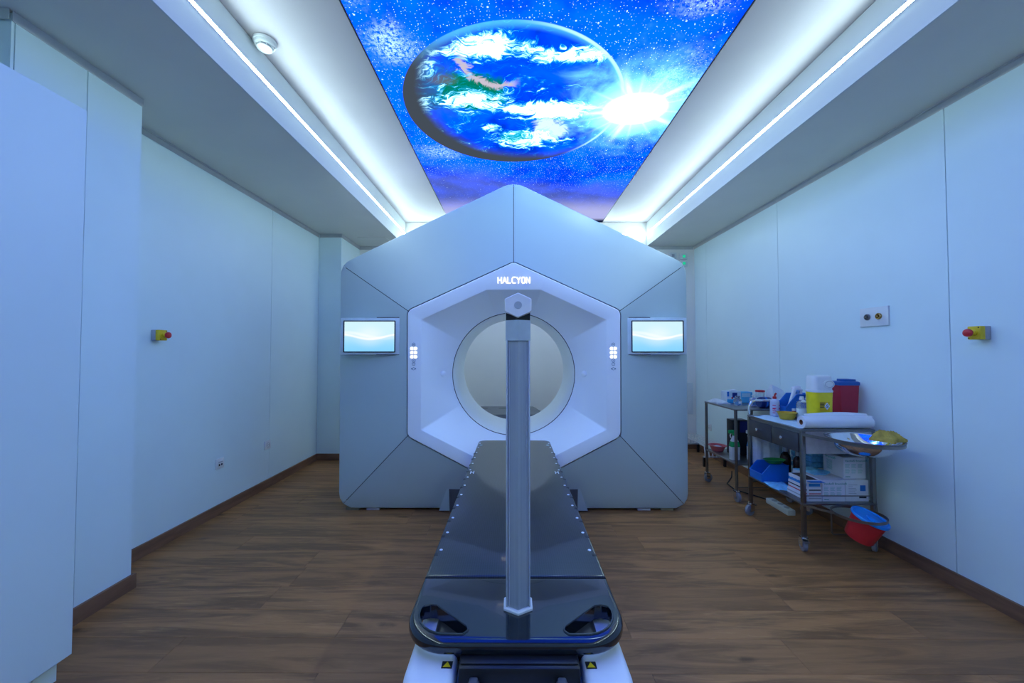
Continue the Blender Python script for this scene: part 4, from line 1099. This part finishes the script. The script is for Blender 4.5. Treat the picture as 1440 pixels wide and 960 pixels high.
# -- lower shelf of the larger trolley
ZL = 0.3025
M_teal = mat('teal_print', (0.02, 0.33, 0.25), 0.6)
M_prtg = mat('pale_teal_print', (0.42, 0.60, 0.56), 0.6)
def carton(label, loc, w, d, h, kind):
    t = thing('carton', label, 'carton', loc, group='cartons on the lower shelf')
    obj('box', B().rbox(0, w, 0, d, 0, h, 0.0015, 1), M_carton, t)
    if kind in ('text', 'top'):
        text_mesh('Vasofix\u00ae Braun\u00fcle\u00ae', 0.0175, M_teal, t, Matrix.Translation((0.008, -0.0004, h - 0.026)) @ FRONT)
        for cx_ in range(3):
            for k in range(9):
                if k == 4: continue
                ww = 0.030 - 0.006 * ((k * 7 + cx_ * 3) % 3) / 2
                obj('print_line', B().box(0.009 + cx_ * 0.040, 0.009 + cx_ * 0.040 + ww, -0.0006, 0.0002, h - 0.044 - k * 0.0068, h - 0.040 - k * 0.0068), M_prtg, t, smooth=False)
        obj('print_line', B().box(0.010, 0.040, -0.0006, 0.0002, 0.010, 0.014), M_teal, t, smooth=False)
    if kind == 'top':
        text_mesh('Braun\u00fcle\u00ae', 0.019, M_teal, t, Matrix.Translation((-0.0004, d - 0.02, h - 0.028)) @ SIDE)
        for k in range(8):
            obj('print_line', B().box(-0.0006, 0.0002, d - 0.075, d - 0.03, h - 0.046 - k * 0.008, h - 0.041 - k * 0.008), M_prtg, t, smooth=False)
    if kind == 'square':
        obj('blue_square', B().box(0.092, 0.126, -0.0007, 0.0002, h - 0.066, h - 0.030), mat('print_blue', (0.01, 0.16, 0.52), 0.5), t, smooth=False)
        for k, ww in enumerate((0.055, 0.026, 0.045, 0.050, 0.040, 0.048)):
            obj('print_line', B().box(0.020, 0.020 + ww, -0.0006, 0.0002, h - 0.030 - k * 0.0105, h - 0.0265 - k * 0.0105), M_greyp, t, smooth=False)
        obj('bar_code', B().box(0.085, 0.130, -0.0006, 0.0002, 0.020, 0.030), M_black, t, smooth=False)
    return t
carton('white carton with green lettering on the shelf behind the rail', (1.934, 2.478, ZL), 0.142, 0.26, 0.130, 'text')
carton('white carton with a blue square on the shelf next to the wall', (2.079, 2.480, ZL), 0.146, 0.26, 0.130, 'square')
carton('white carton with green lettering lying on top of the others', (2.098, 2.512, ZL + 0.131), 0.140, 0.165, 0.132, 'top')
def flatbox(label, x0, x1, y0, y1, z0, z1, m, stripes):
    t = thing('supply_box', label, 'box', ((x0 + x1) / 2, (y0 + y1) / 2, z0), group='flat boxes by the trolley leg')
    obj('box', B().rbox(x0, x1, y0, y1, z0, z1, 0.0015, 1), m, t, world=True)
    for z_, hh, mm in stripes:
        obj('stripe', B().box(x0 - 0.0006, x0 + 0.0002, y0 + 0.002, y1 - 0.002, z_, z_ + hh), mm, t, smooth=False, world=True)
        obj('stripe', B().box(x0 + 0.012, x1 - 0.004, y0 - 0.0006, y0 + 0.0002, z_, z_ + hh), mm, t, smooth=False, world=True)
    return t
M_pblue = mat('print_bright_blue', (0.03, 0.25, 0.62), 0.5)
flatbox('flat white box with grey print, lowest of three by the leg', 1.836, 1.930, 2.478, 2.655, ZL, 0.337, M_carton, [(0.318, 0.007, M_greyp)])
flatbox('flat white box with red stripe, middle of three by the leg', 1.840, 1.930, 2.480, 2.650, 0.3375, 0.389, M_carton, [(0.346, 0.006, M_red), (0.368, 0.007, M_black)])
fb = flatbox('open white and blue box, topmost of three by the leg', 1.842, 1.928, 2.484, 2.648, 0.3895, 0.430, M_carton, [(0.393, 0.018, M_pblue)])
obj('flap', B().box(1.842, 1.930, 2.452, 2.484, 0.426, 0.428).xf(Matrix.Translation((0, 0, 0))), M_pblue, fb, smooth=False, world=True)
for k in range(5):
    obj('scallop', B().lathe([(0.013, -0.0004), (0.013, 0.0004)], 14).xf(Matrix.Translation((1.8412, 2.503 + k * 0.031, 0.4215)) @ Matrix.Rotation(R(90), 4, 'Y')), M_carton, fb, world=True)
obj('opening', B().box(1.852, 1.920, 2.500, 2.640, 0.4300, 0.4308), mat('box_inside', (0.09, 0.06, 0.045), 0.9), fb, smooth=False, world=True)
cloth('folded_drape', 'light blue folded drape on the shelf edge before the blue bin', 'drape', 1.852, 2.750, ZL, 0.135, 0.165, 0.022, M_ltblue, 12)
cloth('blue_pad', 'light blue pad lying across the cartons', 'pad', 2.02, 2.66, ZL + 0.131, 0.14, 0.14, 0.030, M_ltblue, 21, 0.3)
stack_bin('storage_bin', 'blue open-fronted storage bin on the lower trolley shelf', (1.784, 2.912, ZL), 0.195, 0.140, 0.118, 0.0, M_blue)
hs = thing('hanging_towel', 'white towel hanging at the far end under the drawers', 'towel', (1.93, 2.997, 0.36))
rg = []
for k in range(9):
    z_ = 0.238 * k / 8
    row = [(-0.11 + 0.22 * i / 20, 0.004 * math.sin(i * 0.9 + z_ * 9) + 0.002 * math.sin(i * 2.1), z_) for i in range(21)]
    rg.append([(x, y - 0.003, z) for x, y, z in row] + [(x, y + 0.003, z) for x, y, z in row[::-1]])
obj('cloth', B().loft(rg), M_wcloth, hs, ang=70)
obj('hem', B().tube([(-0.11 + 0.22 * i / 20, 0.004 * math.sin(i * 0.9) + 0.002 * math.sin(i * 2.1), 0.0) for i in range(21)], 0.005, 6), M_wcloth, hs)
gd = thing('green_dish', 'green oval dish resting on the rim of the lower blue bin', 'dish', (1.905, 2.885, ZL + 0.1225))
obj('dish', B().lathe([(0.040, 0.0), (0.044, 0.002), (0.064, 0.026), (0.068, 0.027), (0.068, 0.029), (0.061, 0.029), (0.042, 0.005), (0.0, 0.005)], 32, cap1=False).xf(Matrix.Scale(0.66, 4, (0, 1, 0)) @ Matrix.Scale(1.15, 4, (1, 0, 0))), mat('dish_green', (0.03, 0.27, 0.06), 0.4), gd)
M_brown = mat('brown_glass', (0.035, 0.014, 0.008), 0.15)
for (x, y, h, r, lab) in ((2.015, 2.925, 0.232, 0.034, 'brown glass bottle with pale cap behind the green dish, taller'), (2.045, 2.845, 0.218, 0.026, 'brown glass bottle with pale cap behind the green dish, shorter')):
    t = thing('brown_bottle', lab, 'bottle', (x, y, ZL), group='brown bottles on the shelf')
    obj('body', B().lathe([(r * 0.95, 0), (r, 0.004), (r, h * 0.66), (r * 0.8, h * 0.76), (r * 0.4, h * 0.84), (r * 0.4, h * 0.88)], 22), M_brown, t)
    obj('cap', B().lathe([(r * 0.5, h * 0.86), (r * 0.5, h * 0.985), (r * 0.42, h)], 18), M_greyp, t)
for k, wd in enumerate(('lowest', 'second from below', 'third from below', 'fourth from below', 'fifth from below', 'topmost')):
    dst = thing('folded_towel', 'folded light blue towel at the back of the shelf, %s of its stack' % wd, 'towel', (2.15 + 0.003 * (k % 2), 2.86, ZL + 0.0405 * k), group='folded towels on the shelf')
    obj('towel', B().rbox(-0.072, 0.072, -0.105, 0.105, 0, 0.040, 0.012, 2), M_ltblue, dst)

# -- things on the smaller trolley
ZS2 = SZ + 0.0005
cloth('white_cloth', 'crumpled white cloth on the far end of the small trolley', 'cloth', 1.905, 3.655, ZS2, 0.12, 0.20, 0.040, M_wcloth, 33, 0.05)
gb = thing('glove_box', 'blue and white glove box on the small trolley', 'box', (2.045, 3.70, ZS2))
obj('box', B().rbox(-0.065, 0.065, -0.055, 0.055, 0, 0.105, 0.002, 1), mat('glove_white', (0.62, 0.74, 0.84), 0.5), gb)
obj('print_band', B().box(-0.064, 0.064, -0.0560, -0.0548, 0.0, 0.035), mat('glove_cyan', (0.03, 0.42, 0.75), 0.5), gb, smooth=False)
obj('print_patch', B().box(-0.064, -0.045, -0.0560, -0.0548, 0.06, 0.104), M_blue, gb, smooth=False)
obj('print_patch', B().box(-0.015, 0.030, -0.0562, -0.0548, 0.050, 0.095), mat('print_navy', (0.01, 0.03, 0.25), 0.5), gb, smooth=False)
obj('print_dot', B().box(-0.024, -0.010, -0.0564, -0.0548, 0.038, 0.055), M_red, gb, smooth=False)
obj('tissue', B().lathe([(0.03, 0.104), (0.035, 0.112), (0.015, 0.122)], 12, (0.02, 0, 0)), M_wcloth, gb)
jr = thing('glass_jar', 'small round glass jar in front of the glove box', 'jar', (1.995, 3.50, ZS2))
obj('body', B().lathe([(0.022, 0), (0.030, 0.006), (0.036, 0.028), (0.030, 0.050), (0.020, 0.060), (0.020, 0.070)], 24), M_clear, jr)
obj('stopper', B().lathe([(0.021, 0.070), (0.024, 0.074), (0.018, 0.082)], 18), M_clear, jr)
obj('label', B().box(-0.012, 0.012, -0.0375, -0.036, 0.018, 0.038), M_paper, jr, smooth=False)
for (x, y, w, d, h, m, lab) in ((2.165, 3.70, 0.055, 0.05, 0.100, mat('sky_blue_card', (0.10, 0.50, 0.78), 0.5), 'sky blue carton behind the white pump bottle'),):
    t = thing('medicine_carton', lab, 'carton', (x, y, ZS2))
    obj('box', B().rbox(-w, w, -d, d, 0, h, 0.002, 1), m, t)
    obj('label', B().box(-w + 0.01, w - 0.02, -d - 0.0008, -d + 0.0002, h * 0.55, h * 0.9), mat('pale_cyan', (0.5, 0.75, 0.85), 0.5), t, smooth=False)
wb2 = thing('pump_bottle', 'small white bottle at the near edge of the small trolley', 'bottle', (2.085, 3.42, ZS2))
obj('body', B().rbox(-0.026, 0.026, -0.018, 0.018, 0, 0.075, 0.008, 3), M_milky, wb2)
obj('cap', B().lathe([(0.009, 0.074), (0.009, 0.088), (0.013, 0.090), (0.013, 0.098)], 16), M_white, wb2)
obj('label', B().box(-0.014, 0.022, -0.0188, -0.0178, 0.015, 0.055), M_pkt, wb2, smooth=False)
rj = thing('specimen_jar', 'clear jar with flat red lid at the wall', 'jar', (2.245, 3.58, ZS2))
obj('body', B().lathe([(0.030, 0), (0.032, 0.003), (0.036, 0.110)], 22), M_clear, rj)
obj('lid', B().lathe([(0.039, 0.110), (0.039, 0.124), (0.036, 0.126)], 24), M_red, rj)
hb2 = thing('blue_canister', 'dark blue rounded canister lying at the trolley corner', 'canister', (2.125, 3.335, ZS2))
obj('body', B().lathe([(0.010, -0.050), (0.040, -0.046), (0.046, -0.036), (0.046, 0.040), (0.040, 0.050), (0.015, 0.054)], 28, (0, 0, 0)).xf(Matrix.Translation((0, 0, 0.046)) @ Mxr), mat('navy_plastic', (0.01, 0.035, 0.16), 0.3), hb2)
obj('band', B().lathe([(0.047, -0.008), (0.047, 0.008)], 28, cap0=False, cap1=False).xf(Matrix.Translation((0, 0, 0.047)) @ Mxr), M_blue, hb2)
wg = thing('tissue_bag', 'tall white paper bag standing at the corner of the small trolley', 'bag', (2.232, 3.345, ZS2))
b = B().loft([[(x * 1.0, y * 1.0, 0) for x, y in ((-0.05, -0.05), (0.05, -0.05), (0.05, 0.05), (-0.05, 0.05))], [(-0.055, -0.05, 0.11), (0.052, -0.05, 0.10), (0.052, 0.05, 0.11), (-0.055, 0.05, 0.12)], [(-0.038, -0.012, 0.195), (0.050, -0.016, 0.150), (0.052, 0.012, 0.150), (-0.036, 0.012, 0.198)]])
obj('bag', b.bevel(0.004, 2), M_wcloth, wg)
obj('print_patch', B().box(-0.040, -0.008, -0.0512, -0.0498, 0.016, 0.040), M_pkt, wg, smooth=False)
# lower shelf of the smaller trolley
ZQ = 0.3105
pk = thing('pink_bowl', 'shallow pink plastic bowl on the small trolley shelf', 'bowl', (1.915, 3.70, ZQ))
obj('bowl', B().lathe([(0.042, 0.0), (0.048, 0.002), (0.070, 0.048), (0.080, 0.050), (0.080, 0.053), (0.067, 0.053), (0.045, 0.006), (0.0, 0.006)], 36, cap1=False), mat('bowl_pink', (0.72, 0.14, 0.13), 0.4), pk)
obj('content', B().lathe([(0.05, 0.030), (0.045, 0.036), (0.02, 0.046)], 14), M_wcloth, pk)
M_sgreen = mat('spray_green', (0.01, 0.40, 0.10), 0.4)
def spray(loc, label, green):
    t = thing('spray_bottle', label, 'spray bottle', loc, group='spray bottles on the small trolley shelf')
    obj('body', B().loft([rr(0.036, 0.024, 0, 0.012), rr(0.038, 0.026, 0.004, 0.012), rr(0.038, 0.026, 0.12, 0.012), rr(0.030, 0.022, 0.155, 0.012), rr(0.015, 0.015, 0.195, 0.010), rr(0.013, 0.013, 0.205, 0.009)]), M_white, t)
    obj('label', B().loft([rr(0.0384, 0.0264, 0.112, 0.012), rr(0.0384, 0.0264, 0.122, 0.012), rr(0.0304, 0.0224, 0.156, 0.012)], True, False, False), M_sgreen if green else M_pblue, t)
    hd_ = obj('trigger_head', B().rbox(-0.050, 0.020, -0.011, 0.011, 0.222, 0.252, 0.006, 2).rbox(-0.014, 0.014, -0.013, 0.013, 0.204, 0.224, 0.004, 2), M_sgreen if green else M_white, t)
    obj('trigger', B().tube([(-0.030, 0, 0.224), (-0.036, 0, 0.205), (-0.030, 0, 0.185)], 0.005, 8), M_white, hd_)
spray((1.905, 3.40, ZQ), 'white spray bottle with green trigger and green label band', True)
spray((2.055, 3.395, ZQ), 'white spray bottle with white trigger beside the green one', False)
bx_ = thing('black_box', 'tall black box behind the green spray bottle', 'box', (2.045, 3.60, ZQ))
obj('box', B().rbox(-0.07, 0.07, -0.05, 0.05, 0, 0.31, 0.003), M_black, bx_)
obj('print_patch', B().box(-0.005, 0.06, -0.0508, -0.0498, 0.20, 0.30), mat('print_indigo', (0.02, 0.03, 0.20), 0.5), bx_, smooth=False)
# on the floor along the wall
ps = thing('power_strip', 'white power strip with cable under the drawer trolley', 'power strip', (2.10, 3.12, 0.0))
obj('body', B().rbox(-0.03, 0.03, -0.13, 0.13, 0, 0.042, 0.006), M_white, ps)
for k in range(3): obj('outlet', B().lathe([(0.02, 0.0418), (0.02, 0.0432)], 18, (0, -0.075 + 0.07 * k, 0)), M_greyp, ps)
obj('cable', B().tube([(0, 0.13, 0.02), (-0.02, 0.25, 0.006), (-0.12, 0.42, 0.005), (-0.10, 0.58, 0.005), (0.04, 0.76, 0.005), (0.15, 0.95, 0.006)], 0.005, 8), M_rubber, ps)
rk = thing('wire_rack', 'low white wire rack on the floor by the far wall', 'rack', (2.17, 4.55, 0.0))
for k in range(6):
    x = -0.10 + 0.04 * k
    obj('wire', B().tube([(x, -0.30, 0.10), (x, -0.27, 0.22), (x, 0.30, 0.22), (x, 0.33, 0.10)], 0.006, 8), M_white, rk)
for y in (-0.29, 0.32):
    obj('cross_bar', B().box(-0.12, 0.12, y - 0.008, y + 0.008, 0.095, 0.111), M_greyp, rk, smooth=False)
    for x in (-0.11, 0.11): obj('foot', B().box(x - 0.012, x + 0.012, y - 0.012, y + 0.012, 0.0, 0.096), M_black, rk, smooth=False)
